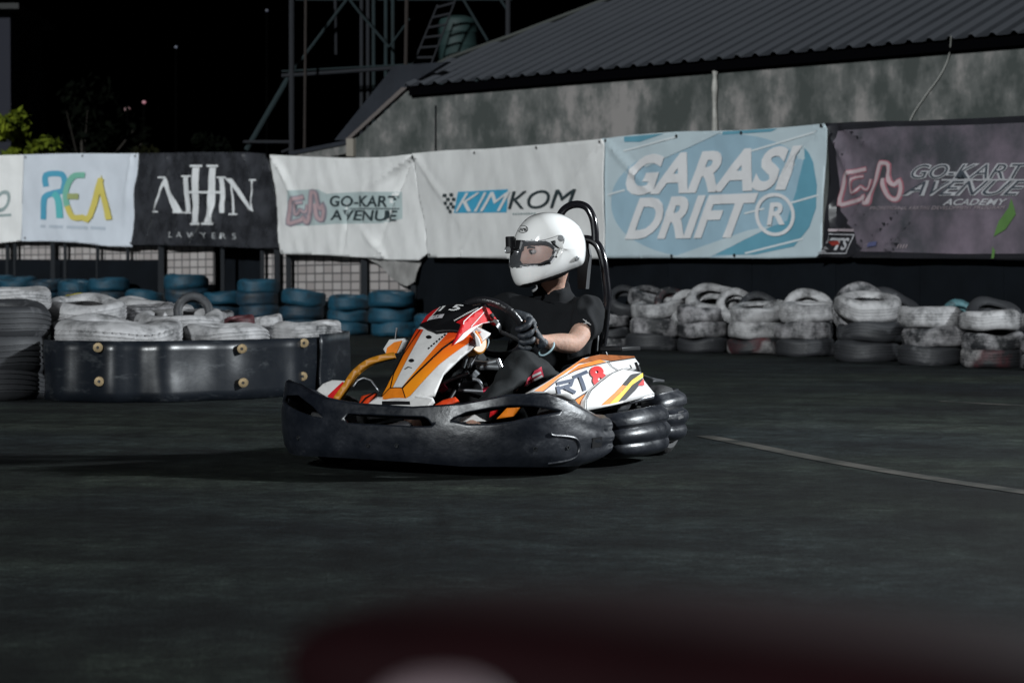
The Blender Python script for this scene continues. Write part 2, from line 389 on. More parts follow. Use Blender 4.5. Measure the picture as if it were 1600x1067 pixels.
def banner(label, x0, x1, outline, m, seed, amp=0.02, fan=(), ga=0.05):
    root_p = P((x0 + x1) / 2, HZ, wz((x0 + x1) / 2)); root_p.z = 0.9
    t = thing('banner', root_p, label, 'banner', group='sponsor banners hung along the track fence')
    s = vplane(x0, x1, -0.12, None)
    fl = []
    for (px, py, ang, wd, k, ln) in fan:
        a, b = s.ab(px, py); fl.append((a, b, R(ang), wd, k, ln))
    s.relief = folds(seed, amp, fl); s.k = 1.8
    o = decal('vinyl_sheet', s, [outline], m, t, off=0, ga=ga, gb=ga)
    solid(o, 0.002, -1)
    return t, s
def eyelets(t, s, pts):
    for p in pts:
        bm = bmesh.new(); c = s.px(*p, 0.006); cyl(bm, c, c + s.n * 0.006, 0.018, 12)
        obj('eyelet', bm, mat('dark eyelet', (0.03, 0.03, 0.03), 0.4, metal=0.6), t)
K_ink = mat('printed black ink', (0.03, 0.045, 0.05), 0.5)
K_soft = mat('printed grey green ink', (0.30, 0.37, 0.37), 0.5, var=0.15)
K_pink = mat('printed pale pink ink', (0.50, 0.36, 0.38), 0.5, var=0.1)
K_grey = mat('printed grey ink', (0.36, 0.38, 0.40), 0.5)
GA_L = [(489, 305), (465, 307), (456, 318), (456, 340), (459, 347), (484, 343), (490, 334), (487, 322), (474, 326)]
def ga_logo(t, s, f, m_out, m_in, w1, w2):
    A = [f(*p) for p in ((.46, .20), (.30, .25), (.15, .31), (.10, .55), (.05, .95), (.22, .92), (.38, .86), (.42, .80), (.48, .93), (.54, .90), (.60, .60), (.66, .12), (.72, .07), (.80, .12), (.83, .45), (.89, .54), (.96, .46), (.98, .62), (.94, .82), (.87, .86), (.78, .74), (.74, .40))]
    B = [f(*p) for p in ((.42, .36), (.24, .42), (.22, .70), (.30, .68), (.37, .58), (.44, .64), (.50, .62), (.54, .42))]
    decal('emblem_outline', s, ribbon(A, w1, 3), m_in, t, off=0.006)
    decal('emblem_outline', s, ribbon(B, w1 * .7, 3), m_in, t, off=0.008)
    decal('track_emblem', s, ribbon(A, w2, 3), m_out, t, off=0.010)
    decal('track_emblem', s, ribbon(B, w2 * .5, 3), m_out, t, off=0.012)

# 1 far left partial banner
t, s = banner('pale banner cut off by the left edge of the photo, left of the REA banner', -60, 37,
    [(-60, 246), (0, 243), (37, 242), (35, 376), (0, 380), (-60, 384)], cloth_white, 1)
text('lettering', s, 'GO', (-30, 334), (16, 331), (-28, 300), K_soft, t, bold=0.02, shear=0.25)
decal('printed_bar', s, [[(-30, 337), (18, 334), (18, 338), (-30, 341)]], K_soft, t)
# 2 REA
blu = mat('printed blue ink', (0.08, 0.32, 0.46), 0.5); tea = mat('printed teal ink', (0.10, 0.42, 0.44), 0.5)
grn = mat('printed green ink', (0.18, 0.43, 0.33), 0.5); olv = mat('printed olive ink', (0.32, 0.36, 0.16), 0.5); yl = mat('printed yellow ink', (0.58, 0.49, 0.12), 0.5)
t, s = banner('white banner reading REA in blue green and yellow letters', 36, 218,
    [(36, 242), (100, 240), (217, 240), (214, 290), (212, 330), (206, 386), (170, 385), (120, 379), (70, 377), (33, 377), (35, 330)],
    mat('blue white vinyl', (0.60, 0.64, 0.70), 0.5, var=0.08, vscale=1.5), 2, fan=((206, 244, -100, .08, .03, .9),))
decal('lettering', s, ribbon([(73, 292), (73, 274), (95, 272), (101, 280), (100, 292), (96, 299), (83, 302)], 9, 4), blu, t)
decal('lettering', s, ribbon([(85, 302), (74, 306), (70, 315), (68, 343)], 9, 4), blu, t, off=.006)
decal('lettering', s, ribbon([(84, 302), (90, 308), (93, 320), (94, 341)], 10, 4), tea, t, off=.008)
decal('lettering', s, ribbon([(134, 274), (118, 275), (108, 286), (103, 305), (106, 325)], 9, 4), grn, t, off=.010)
decal('lettering', s, ribbon([(124, 307), (106, 307)], 9), olv, t, off=.012)
decal('lettering', s, ribbon([(106, 322), (114, 339), (130, 340), (142, 338), (159, 279)], 9, 3), yl, t, off=.014)
decal('lettering', s, [[(159, 273), (163, 290), (176, 343), (166, 344), (157, 300)]], yl, t, off=.016)
sm = mat('blurred grey blue small print', (.42, .47, .53), .5)
for a_, b_ in ((63, 71), (77, 99), (104, 138), (142, 165)): decal('small_print', s, ribbon([(a_, 353.5 + (a_ - 63) * .03), (b_, 353.5 + (b_ - 63) * .035)], 4.6), sm, t, off=.004)
eyelets(t, s, [(40, 246), (130, 244), (212, 244), (40, 372), (204, 380)])
# 3 AHHN LAWYERS
dark_v = mat('charcoal vinyl', (0.048, 0.050, 0.058), 0.27, var=0.65, vscale=2.2)  # tone blotches paint the grey sheen of the folds into the vinyl
t, s = banner('charcoal banner reading AHHN LAWYERS in thin white serif letters', 216, 432,
    [(217, 240), (300, 238), (380, 238), (422, 241), (428, 300), (434, 350), (438, 388), (400, 388), (330, 385), (270, 384), (206, 383), (212, 310)],
    dark_v, 3, amp=.05, fan=((230, 375, 58, .07, .035, 1.1), (300, 380, 35, .08, .04, 1.0), (350, 380, 120, .07, .035, .9), (260, 245, -70, .06, .03, .8), (420, 250, -120, .08, .04, 1), (380, 240, -60, .05, .03, .7)))
wi = mat('printed white ink', (0.66, 0.67, 0.68), 0.45)
def serif(parts): decal('lettering', s, parts, wi, t, off=.006)
serif([[(301, 262), (311, 262), (314, 348), (302, 348)]]); serif([[(328, 262), (338, 262), (337, 348), (326, 348)]])
for x, y in ((306, 259.5), (333, 259.5), (308, 350), (331.5, 350)): decal('lettering', s, [[(x - 9, y - 1.6), (x + 9, y - 1.6), (x + 9, y + 1.6), (x - 9, y + 1.6)]], wi, t, off=.008)
serif([[(258, 279), (263, 279), (283, 331), (272, 331), (259, 290), (246, 329), (242, 329)]])
serif([[(287, 277), (296, 277), (297, 331), (289, 331)]]); serif([[(343, 279), (350, 279), (352, 333), (345, 333)]])
decal('lettering', s, [[(289, 299), (350, 299), (350, 302.5), (289, 302.5)]], wi, t, off=.010)
serif([[(352, 279), (362, 279), (394, 322), (398, 331), (390, 326)]]); serif([[(393, 283), (397, 283), (398, 331), (395, 326)]]); serif([[(359, 287), (362, 290), (368, 334), (364, 334)]])
for x, y, h in ((256, 277.5, 6), (244, 331, 5), (278, 332, 7), (292, 275.5, 8), (293, 332.5, 7), (347, 277.5, 7), (366, 335, 7), (395, 281.5, 6)):
    decal('lettering', s, [[(x - h, y - 1.2), (x + h, y - 1.2), (x + h, y + 1.2), (x - h, y + 1.2)]], wi, t, off=.008)
text('lettering', s, 'LAWYERS', (265, 371), (370, 374), (265, 362), mat('printed dim white ink', (.42, .43, .44), .5), t, off=.006, spacing=2.0)
# 4 GO-KART AVENUE
t, s = banner('white banner with GO-KART AVENUE in blurry dark letters and sagging top edge', 422, 652,
    [(421, 242), (480, 245), (540, 247), (600, 246), (643, 241), (652, 290), (662, 340), (668, 396), (655, 407), (610, 406), (560, 402), (500, 398), (438, 397), (432, 340)],
    cloth_white, 4, amp=.035, fan=((640, 246, -128, .06, -.05, 1.6), (430, 250, -40, .08, .05, 1.2), (540, 330, -100, .06, -.03, .6), (645, 246, -165, .07, .05, 1.5), (600, 400, 150, .07, .03, .8)))
halo = mat('printed pale green shading', (0.42, 0.50, 0.50), 0.5)
decal('print_halo', s, [[(452, 298), (500, 296), (512, 303), (560, 300), (628, 300), (630, 342), (600, 349), (520, 350), (500, 352), (460, 353), (450, 345)]], halo, t, off=.002)
ga_logo(t, s, lambda a, b: (450 + a * 58, 297 + b * 54), K_pink, mat('printed mauve outline', (.28, .26, .30), .5), 9.5, 5)
text('lettering', s, 'GO-KART', (515, 323), (622, 324), (517, 306), K_ink, t, off=.006, bold=.02, shear=.0)
text('lettering', s, 'AVENUE', (515, 344), (620, 346), (518, 328), K_ink, t, off=.006, bold=.02, shear=.0)
decal('printed_bar', s, [[(548, 325.5), (626, 325.5), (626, 327), (546, 327)]], K_ink, t, off=.006)
eyelets(t, s, [(425, 246), (640, 245), (442, 393)])
# 5 KIMKOM
t, s = banner('white banner with KIMKOM in a blue box and black letters behind the helmet', 645, 943,
    [(645, 240), (700, 235), (760, 233), (850, 226), (943, 217), (943, 300), (944, 404), (880, 404), (800, 404), (720, 402), (668, 402), (662, 340), (652, 290)],
    cloth_white, 5, amp=.02, fan=((940, 222, -150, .05, .03, 1.2), (650, 245, -30, .07, .03, 1.3), (720, 398, 35, .05, .02, 1)))
kb = mat('printed sky blue ink', (0.06, 0.36, 0.56), 0.5)
decal('printed_box', s, [[(716, 300), (794, 296), (790, 332), (711, 333)]], kb, t)
text('lettering', s, 'KIM', (714, 331), (789, 330), (722, 302), mat('printed white letters', (.7, .7, .7), .5), t, off=.008, bold=.0, shear=.25)
text('lettering', s, 'KOM', (793, 327), (895, 325), (799, 299), K_ink, t, off=.008, bold=.0, shear=.1)
decal('printed_checks', s, [[(x, y), (x + 5, y), (x + 4.5, y + 5), (x - .5, y + 5)] for x, y in ((694, 303), (704, 302), (699, 309), (708, 309), (695, 315), (704, 316), (699, 322), (708, 321), (703, 328))], K_ink, t, off=.008)
for q_ in range(9): decal('small_print', s, ribbon([(800 + q_ * 4.4, 334.6 - q_ * .1), (802.8 + q_ * 4.4, 334.5 - q_ * .1)], 3), K_soft, t, off=.004)
eyelets(t, s, [(650, 245), (742, 239), (840, 231), (937, 222), (940, 400), (672, 398)])
# 6 GARASI DRIFT
gb_ = mat('pale blue vinyl', (0.48, 0.57, 0.61), 0.5, var=0.10, vscale=1.2)
t, s = banner('light blue banner reading GARASI DRIFT with a ringed R', 943, 1295,
    [(943, 217), (990, 211), (1060, 206), (1160, 204), (1230, 199), (1294, 193), (1291, 260), (1287, 330), (1282, 402), (1200, 404), (1100, 403), (1000, 403), (944, 403)],
    gb_, 6, amp=.015, fan=((1290, 198, -145, .06, .03, 1.0), (948, 222, -35, .05, .03, .9)))
g2 = mat('printed mid blue ink', (0.31, 0.45, 0.54), 0.5, var=.1, vscale=1); g3 = mat('printed bright blue ink', (0.13, 0.33, 0.43), 0.5, var=.15, vscale=1.2); g4 = mat('printed white blue ink', (0.60, 0.65, 0.67), 0.5)
ring = []
for k in range(60):
    q = 2 * math.pi * k / 60; ring.append((1118 + 161 * math.cos(q) - 2, 306 + 96 * math.sin(q) - .07 * 161 * math.cos(q)))
decal('printed_disc', s, [ring], g2, t, off=.002)
decal('printed_disc', s, [[(1262, 232), (1272, 255), (1279, 290), (1277, 325), (1265, 355), (1240, 385), (1180, 398), (1110, 398), (1160, 372), (1230, 345), (1245, 300)]], g3, t, off=.004)
decal('printed_patch', s, [[(976, 214), (1040, 209), (1000, 222), (976, 222)]], g3, t, off=.004)
decal('printed_patch', s, [[(1130, 206), (1215, 201), (1205, 206), (1130, 211)]], g3, t, off=.004)
for q in ([(950, 305), (978, 297)], [(1238, 317), (1282, 305)], [(975, 236), (1060, 214)], [(1175, 236), (1280, 205)], [(1165, 396), (1255, 373)], [(1164, 334), (1195, 326)]):
    decal('printed_streak', s, ribbon(q, 3), g4, t, off=.006)
decal('printed_streak', s, [[(1050, 402), (1170, 360), (1210, 352), (1110, 402)]], gb_, t, off=.006)
decal('printed_streak', s, [[(985, 240), (1110, 207), (1128, 207), (1010, 262)]], gb_, t, off=.006)
wb = mat('printed off white letters', (.66, .66, .67), .5)
text('lettering', s, 'GARASI', (976, 306), (1242, 297), (988, 243), wb, t, off=.010, bold=.04, shear=.2, spacing=1.0)
text('lettering', s, 'DRIFT', (979, 374), (1172, 371), (992, 310), wb, t, off=.010, bold=.04, shear=.2, spacing=1.0)
text('lettering', s, 'R', (1200, 352), (1228, 351), (1203, 317), wb, t, off=.012, bold=.03, shear=.1)
decal('letter_ring', s, ribbon([(1213 + 28.5 * math.cos(k * math.pi / 18), 335.5 + 31 * math.sin(k * math.pi / 18)) for k in range(37)], 5.5), wb, t, off=.011)
eyelets(t, s, [(949, 220), (1059, 213), (1160, 208), (1289, 197), (1050, 400), (1148, 399)])
# 7 ACADEMY
t, s = banner('dark purple grey banner reading GO-KART AVENUE ACADEMY at the right edge', 1295, 1640,
    [(1297, 193), (1350, 190), (1430, 189), (1520, 185), (1580, 182), (1650, 179), (1650, 408), (1600, 407), (1520, 405), (1430, 404), (1350, 403), (1284, 402), (1288, 330), (1292, 260)],
    mat('dark printed vinyl edge', (0.02, 0.02, 0.024), 0.35), 7, amp=.03, fan=((1300, 200, -60, .05, .04, .6), (1320, 200, -25, .05, .03, .6), (1290, 395, 35, .07, .05, 1.2), (1330, 398, 30, .05, -.04, 1.1), (1400, 380, 30, .06, .04, .7), (1300, 330, -85, .05, .04, .4)))
pv = mat('plum grey print', (0.19, 0.155, 0.19), 0.3, var=.35, vscale=1.3, col2=(0.06, 0.062, 0.07))
decal('printed_field', s, [[(1310, 205), (1400, 198), (1500, 196), (1650, 190), (1650, 396), (1500, 397), (1400, 394), (1340, 393), (1330, 350), (1312, 330), (1306, 250)]], pv, t, off=.004)
ga_logo(t, s, lambda a, b: (1306 + a * 106, 250 + b * 72), mat('printed pale rose ink', (.45, .36, .38), .5), mat('printed rose outline', (.34, .13, .16), .5), 9, 5.6)
si = mat('printed silver ink', (.42, .42, .44), .5); dk = mat('printed slate ink', (.06, .07, .085), .5)
for (txt, a, b, c) in (('GO-KART', (1426, 279), (1606, 279), (1431, 258)), ('AVENUE', (1412, 305), (1600, 305), (1424, 284))):
    text('lettering_outline', s, txt, (a[0] - 2, a[1] + 1.5), (b[0] + 2, b[1] + 1.5), (c[0] - 2, c[1] - 1.5), si, t, off=.010, bold=.05, shear=.3)
    text('lettering', s, txt, a, b, c, dk, t, off=.014, bold=-.012, shear=.3)
decal('printed_bar', s, ribbon([(1476, 281.5), (1640, 281.5)], 2.2), si, t, off=.012)
text('lettering', s, 'ACADEMY', (1478, 321), (1574, 321), (1482, 311), si, t, off=.010, bold=.02, shear=.2)
text('small_lettering', s, 'PROFETIONAL KARTING DEVELOPMENT PROGRAM', (1363, 328), (1572, 327), (1364, 323), mat('printed rose grey ink', (.32, .27, .29), .5), t, off=.010, shear=.2)
decal('printed_leaf', s, [[(1583, 310), (1589, 335), (1572, 358), (1553, 370), (1562, 345), (1578, 325)]], mat('printed green leaf', (.10, .20, .06), .5), t, off=.010)
decal('printed_leaf', s, [[(1551, 385), (1555, 392), (1553, 404), (1549, 404)]], mat('printed green leaf', (.10, .20, .06), .5), t, off=.010)
decal('corner_mark', s, ribbon([(1287, 396), (1300, 366), (1334, 367), (1323, 396), (1287, 396)], 1.5), si, t, off=.012)
decal('corner_mark', s, [[(1306, 378), (1313, 376), (1313, 382), (1306, 384)]], mat('printed red mark', (.3, .04, .03), .5), t, off=.015)
text('corner_mark', s, 'TS', (1304, 391), (1324, 391), (1308, 372), si, t, off=.012, bold=.03, shear=.25)
decal('corner_mark', s, [[(1293 + 3.6 * i - 1.1 * j, 376 + 4.6 * j), (1296.5 + 3.6 * i - 1.1 * j, 376 + 4.6 * j), (1295.4 + 3.6 * i - 1.1 * j, 380.6 + 4.6 * j), (1291.9 + 3.6 * i - 1.1 * j, 380.6 + 4.6 * j)] for i in range(3) for j in range(4) if (i + j) % 2 == 0], si, t, off=.012)
decal('corner_mark', s, ribbon([(1301, 360), (1316, 359.5)], 4) + ribbon([(1319, 359.5), (1334, 360)], 4), mat('printed rose grey ink', (.3, .3, .3), .5), t, off=.012)
for q_ in range(4): decal('corner_mark', s, ribbon([(1408 + q_ * 4, 382), (1406 + q_ * 4, 388)], 1.4), mat('printed rose grey ink', (.3, .3, .3), .5), t, off=.012)
decal('corner_mark', s, [[(1356, 379), (1374, 377), (1372, 384), (1355, 386)]], mat('printed dim blue', (.10, .11, .22), .5), t, off=.012)

# black fence boards below the banners
M_board = mat('matt black board', (0.005, 0.007, 0.010), 0.85, var=.4, vscale=1.5, spec=.12)
def board(label, x0, x1, ytop0, ytop1, back=0.05, y1=None):
    n = max(2, int((x1 - x0) / 120)); pts = [x0 + (x1 - x0) * i / n for i in range(n + 1)]
    c = P((x0 + x1) / 2, HZ, wz((x0 + x1) / 2)); c.z = 0
    t = thing('fence_board', c, label, 'fence', group='black boards along the fence')
    for i in range(n):
        a, b = pts[i], pts[i + 1]; s = vplane(a, b, back)
        ya = ytop0 + (ytop1 - ytop0) * i / n; yb = ytop0 + (ytop1 - ytop0) * (i + 1) / n
        A, B = s.ab(a + .7, ya), s.ab(b - .7, yb)
        decal('panel', s, [[(A[0], 0.0), (B[0], 0.0), B, A]], M_board, t, off=0, ga=0, gb=0, thick=0.02, isab=True, smooth=False)
    return t
board('long black fence boards under the light blue and plum banners', 650, 1700, 396, 396, 0.03)
board('low black fence boards under the REA banner', -60, 250, 405, 406, 0.0)
# tiled white wall under the left banners
bt = mat('cream wall blocks', (0.30, 0.285, 0.28), 0.7)
def tiles():
    m = bpy.data.materials.new('cream block wall'); m.use_nodes = True; n = m.node_tree.nodes; l = m.node_tree.links; b = n['Principled BSDF']
    tc = n.new('ShaderNodeTexCoord'); mp = n.new('ShaderNodeMapping'); mp.inputs['Rotation'].default_value = (R(90), 0, 0)
    br = n.new('ShaderNodeTexBrick'); br.offset = 0; br.inputs['Scale'].default_value = 1; br.inputs['Brick Width'].default_value = .16; br.inputs['Row Height'].default_value = .13; br.inputs['Mortar Size'].default_value = .012
    br.inputs['Color1'].default_value = (.30, .27, .26, 1); br.inputs['Color2'].default_value = (.40, .37, .36, 1); br.inputs['Mortar'].default_value = (.09, .085, .085, 1)
    l.new(tc.outputs['Object'], mp.inputs[0]); l.new(mp.outputs[0], br.inputs[0]); l.new(br.outputs[0], b.inputs['Base Color']); b.inputs['Roughness'].default_value = .7
    return m
TM = tiles()
t = thing('block_wall', P(300, HZ, wz(300) + .5) * 1, 'cream block wall with dark openings seen below the left banners', 'wall'); t.location.z = 0
for x0, x1, zt_, m_ in ((-70, 36, .0, 0), (36, 216, 0, 0), (216, 331, 0, 0), (331, 408, 0, 1), (408, 430, 0, 0), (430, 668, 0, 0)):
    sv = vplane(x0, x1, .12 + (.3 if m_ else 0)); A = sv.ab(x0 - 1, 372); B = sv.ab(x1 + 1, 380); zz = 1.55
    decal('dark_opening' if m_ else 'block_panel', sv, [[(A[0], 0), (B[0], 0), (B[0], zz), (A[0], zz)]], M_board if m_ else TM, t, off=0, ga=0, gb=0, thick=.05, isab=True, smooth=False)
# fence posts and rails
M_fp = mat('dark fence steel', (0.008, 0.010, 0.013), 0.7, spec=.2)
for i, (x, wd) in enumerate([(12, 5), (24, 5), (83, 7), (102, 4), (153, 5), (200, 5), (252, 9), (348, 6), (410, 6), (433, 9), (451, 8), (569, 10), (646, 8)]):
    z = wz(x) - .02; p = P(x, HZ, z); p.z = 0; r = wd / 2 / F * z
    bm = bmesh.new(); box(bm, (-r, -.03, 0), (r, .03, 1.75), (p, Vector((1, 0, 0)), Vector((0, 1, 0)), KZ))
    o = obj('fence_post', bm, M_fp, None, False, origin=p)
    nm = ['thin black fence post at the far left edge under the cut off banner', 'thin black fence post second from the left edge', 'black fence post under the left half of the REA banner',
          'slim black fence post below the middle of the REA banner', 'slim black fence post below the last letter of the REA banner', 'black fence post under the right end of the REA banner',
          'broad black fence post left of the cream block wall below AHHN', 'black fence post in the dark opening below AHHN', 'slim black fence post at the right side of the dark opening',
          'left one of the two close black posts under the GO-KART AVENUE banner', 'right one of the two close black posts under the GO-KART AVENUE banner', 'broad black fence post under the right half of GO-KART AVENUE', 'black fence post where the GO-KART AVENUE and KIMKOM banners meet'][i]
    tag(o, nm, 'fence post', 'posts of the track fence')
# hanging torn pale sheet under the GO-KART AVENUE banner
s = vplane(575, 660, -.05, folds(9, .05))
o = decal('torn_sheet', s, [[(577, 404), (655, 406), (648, 440), (635, 447), (612, 435), (598, 418)]], mat('dirty pale sheet', (.33, .32, .31), .6, var=.4, vscale=3), None, off=0)
tag(o, 'torn pale sheet hanging below the GO-KART AVENUE banner', 'sheet')

# ------------------------------------------------------------------ warehouse
BA, BB = P(640, 135, 34), P(1600, 52, 27)
zE = (BA.z + BB.z) / 2; BA = Vector((BA.x, BA.y, 0)); BB = Vector((BB.x, BB.y, 0))
be = (BB - BA).normalized(); bn = Vector((-be.y, be.x, 0))
ware = thing('warehouse', BA, 'long grey concrete warehouse with dark corrugated roof behind the banners', 'warehouse')
def concrete():
    m = bpy.data.materials.new('stained concrete'); m.use_nodes = True; n = m.node_tree.nodes; l = m.node_tree.links; b = n['Principled BSDF']
    tc = n.new('ShaderNodeTexCoord')
    def tex(scale, vs, det=6):
        mp = n.new('ShaderNodeMapping'); mp.inputs['Scale'].default_value = scale; l.new(tc.outputs['Object'], mp.inputs[0])
        t = n.new('ShaderNodeTexNoise'); t.inputs['Scale'].default_value = vs; t.inputs['Detail'].default_value = det; t.inputs['Roughness'].default_value = .65; l.new(mp.outputs[0], t.inputs['Vector']); return t
    a = tex((1, 1, .8), 1.1); c = tex((1, 1, .45), 3.0)
    r = n.new('ShaderNodeValToRGB'); e = r.color_ramp.elements; e[0].position = .40; e[0].color = (.038, .045, .042, 1); e[1].position = .66; e[1].color = (.21, .197, .19, 1); q = e.new(.53); q.color = (.092, .096, .092, 1)
    mx = n.new('ShaderNodeMath'); mx.operation = 'ADD'; l.new(a.outputs[0], mx.inputs[0])
    # rain dirt: streaky noise drawn out downwards like drips
    sp = n.new('ShaderNodeSeparateXYZ'); l.new(tc.outputs['Object'], sp.inputs[0])
    c2 = n.new('ShaderNodeMath'); c2.operation = 'MULTIPLY_ADD'; l.new(c.outputs[0], c2.inputs[0]); c2.inputs[1].default_value = .55; c2.inputs[2].default_value = -.28; l.new(c2.outputs[0], mx.inputs[1])
    l.new(mx.outputs[0], r.inputs[0]); l.new(r.outputs[0], b.inputs['Base Color']); b.inputs['Roughness'].default_value = .85
    return m
CON = concrete()
ws = Surf(BA + bn * 0.16, be, KZ)
aL = ws.ab(545, 230)[0]; aR = ws.ab(1760, 60)[0]; aC = ws.ab(640, 152)[0]
zt = zE - 0.02
wall_poly = [(aL, 0), (aR, 0), (aR, zt), (aC, zt), ws.ab(560, 214), ws.ab(545, 219)]
decal('wall', ws, [wall_poly], CON, ware, off=0, ga=0, gb=0, thick=.2, isab=True, smooth=False)
decal('corner_block', ws, [[(545, 217), (556, 217), (556, 245), (545, 245)]], mat('buff block', (.22, .2, .17), .8), ware, off=.06, thick=.1, ga=0, gb=0, smooth=False)
rs = Surf(BA + KZ * zE, be, bn + KZ * .40)
per = .3
rs.relief = lambda a, b: .045 * (0, 0, 0, 0, 0, .15, 1, .9)[int(round(a / .0375)) % 8]
roof_poly = [rs.ab(636, 133), rs.ab(1000, 99), rs.ab(1760, 38), rs.ab(1850, -180), rs.ab(1200, -100), rs.ab(970, -4), rs.ab(800, 61), rs.ab(700, 97)]
roof_poly[1] = (roof_poly[1][0], 0); roof_poly[0] = (roof_poly[0][0], 0); roof_poly[2] = (roof_poly[2][0], 0)
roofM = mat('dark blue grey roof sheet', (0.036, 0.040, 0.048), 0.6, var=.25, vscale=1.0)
n_ = roofM.node_tree.nodes; l_ = roofM.node_tree.links; b_ = n_['Principled BSDF']       # crest colour lightened to paint in the light along the roof ribs
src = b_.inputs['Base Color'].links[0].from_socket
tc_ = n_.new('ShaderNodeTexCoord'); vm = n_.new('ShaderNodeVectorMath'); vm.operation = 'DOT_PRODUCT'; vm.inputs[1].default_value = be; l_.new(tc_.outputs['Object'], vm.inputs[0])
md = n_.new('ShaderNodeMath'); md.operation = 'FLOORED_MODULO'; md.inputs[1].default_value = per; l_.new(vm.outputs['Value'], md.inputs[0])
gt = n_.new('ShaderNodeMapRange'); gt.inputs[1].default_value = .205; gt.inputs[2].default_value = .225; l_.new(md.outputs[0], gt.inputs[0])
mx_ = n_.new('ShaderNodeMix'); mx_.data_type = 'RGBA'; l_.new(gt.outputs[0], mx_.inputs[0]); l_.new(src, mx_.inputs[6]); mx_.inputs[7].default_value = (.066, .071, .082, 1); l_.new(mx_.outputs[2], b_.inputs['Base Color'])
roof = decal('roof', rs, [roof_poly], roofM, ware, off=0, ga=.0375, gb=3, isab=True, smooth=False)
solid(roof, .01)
bm = bmesh.new()   # soffit and fascia beam, coloured black to carry the shade under the eave
aa = rs.ab(640, 133)[0]; bb = roof_poly[2][0]
box(bm, (aa, .06, zE - .14), (bb, .12, zE - .01), (BA, be, bn, KZ)); box(bm, (aa, .12, zE - .16), (bb, .30, zE - .12), (BA, be, bn, KZ))
obj('eave_beam', bm, mat('eave shade black', (.0015, .0015, .002), 1.0, spec=0), ware, False)
vs_ = Surf(BA + bn * .2, be, KZ)
decal('side_roof', vs_, [[(617, 103), (700, 97), (640, 133), (543, 219), (524, 219)]], mat('dark side roof sheet', (.022, .025, .032), .7, var=.3, vscale=1.5, spec=.2), ware, off=0.02, thick=.1, ga=0, gb=0, smooth=False)
decal('side_roof', vs_, [[(455, 238), (550, 219), (552, 225), (460, 243)]], mat('dark side roof sheet', (.022, .025, .032), .7, var=.3, vscale=1.5, spec=.2), ware, off=0.08, thick=.1, ga=0, gb=0, smooth=False)
decal('barge_board', vs_, [[(632, 137), (640, 138), (550, 219), (543, 219)]], mat('faded timber', (.10, .085, .08), .8), ware, off=0.06, thick=.03, ga=0, gb=0, smooth=False)
hb = bmesh.new(); tube(hb, [rs.px(640, 128, .03), rs.px(700, 95, .03), rs.px(800, 59, .03), rs.px(970, -6, .03), rs.px(1200, -100, .03)], .035, 8, 0)
obj('ridge_cap', hb, mat('pale ridge flashing', (.07, .075, .07), .6), ware)
decal('side_wall', Surf(BA + bn * .6, be, KZ), [[(455, 243), (548, 222), (548, 330), (455, 330)]], CON, ware, off=0, thick=.1, ga=0, gb=0, smooth=False)
bm = bmesh.new(); tube(bm, [ws.px(1121, 108, .05), ws.px(1120, 150, .05), ws.px(1121, 260, .05)], lambda t: .036 + .008 * math.sin(t * 19), 8, 6)
obj('drain_pipe', bm, mat('flaking white pipe', (.42, .41, .38), .7, var=.5, vscale=6), ware)
bm = bmesh.new(); tube(bm, [rs.px(1487, 62, .0), ws.px(1484, 90, .03), ws.px(1470, 120, .03), ws.px(1448, 150, .03), ws.px(1428, 180, .03), ws.px(1420, 200, .02)], .008, 6, 4)
obj('hanging_cable', bm, mat('grey cable', (.32, .32, .3), .7), ware)
bm = bmesh.new(); tube(bm, [ws.px(682, 165, .02), ws.px(682, 240, .02)], .012, 6, 0); obj('wall_crack', bm, M_board, ware)

# ------------------------------------------------------------------ steel tower, ladder, tank
TZ = 42
tw = thing('steel_tower', P(520, HZ, TZ) * 1, 'tall teal grey steel frame tower standing left of the warehouse roof', 'tower')
tw.location.z = 0
M_t1 = mat('teal painted steel', (.0075, .018, .021), .9, var=.4, vscale=2); M_t2 = mat('dull galvanised steel', (.012, .0135, .018), .9, var=.3, vscale=2); M_t3 = mat('rusty steel', (.019, .014, .012), .9)
def bar(name, pts, wpx, m, z=TZ, parent=tw):
    bm = bmesh.new(); tube(bm, [P(x, y, z) for x, y in pts], wpx / 2 / F * z, 8, 0); return obj(name, bm, m, parent)
def base(x, z=TZ): p = P(x, HZ, z); p.z = 0; return p
def post(x, y0, wpx, m, z=TZ, x1=None):
    b = base(x1 or x, z); bm = bmesh.new(); tube(bm, [P(x, y0, z), b], wpx / 2 / F * z, 8, 0); return obj('post', bm, m, tw)
post(456, -30, 9, M_t2); bar('post', [(478, -30), (476, 232)], 4.5, M_t3, TZ - .5)
bar('beam', [(440, 119), (645, 105)], 6, M_t2); bar('beam', [(440, 112), (645, 101)], 3, M_t1)
bar('brace', [(385, 235), (455, 115)], 9, M_t1, TZ + .3); bar('brace', [(455, 115), (545, -4)], 5, M_t1, TZ + .3)
bar('brace', [(540, -8), (560, 18), (608, 74)], 4, M_t1, TZ + .3); bar('brace', [(608, 74), (640, 30)], 3, M_t1, TZ + .4)
for x, wd, m in ((565, 6, M_t2), (575, 6, M_t2), (584, 6, M_t1), (603, 6, M_t1), (614, 6, M_t1)): post(x, -20, wd, m, TZ + .8)
bar('post', [(636, -20), (634, 112)], 6, M_t3, TZ - .6); bar('post', [(524, -10), (525, 86)], 5, M_t2, TZ + .6)
bar('beam', [(380, 222), (462, 222)], 5, M_t2, TZ + .2); bar('brace', [(455, 232), (440, 238)], 4, M_t2)
bar('beam', [(462, 0), (800, 0)], 4, M_t1, TZ + .9); bar('brace', [(718, -10), (762, 64)], 4, M_t1, TZ + .5); bar('brace', [(775, -10), (794, 18)], 4, M_t1, TZ + .5)
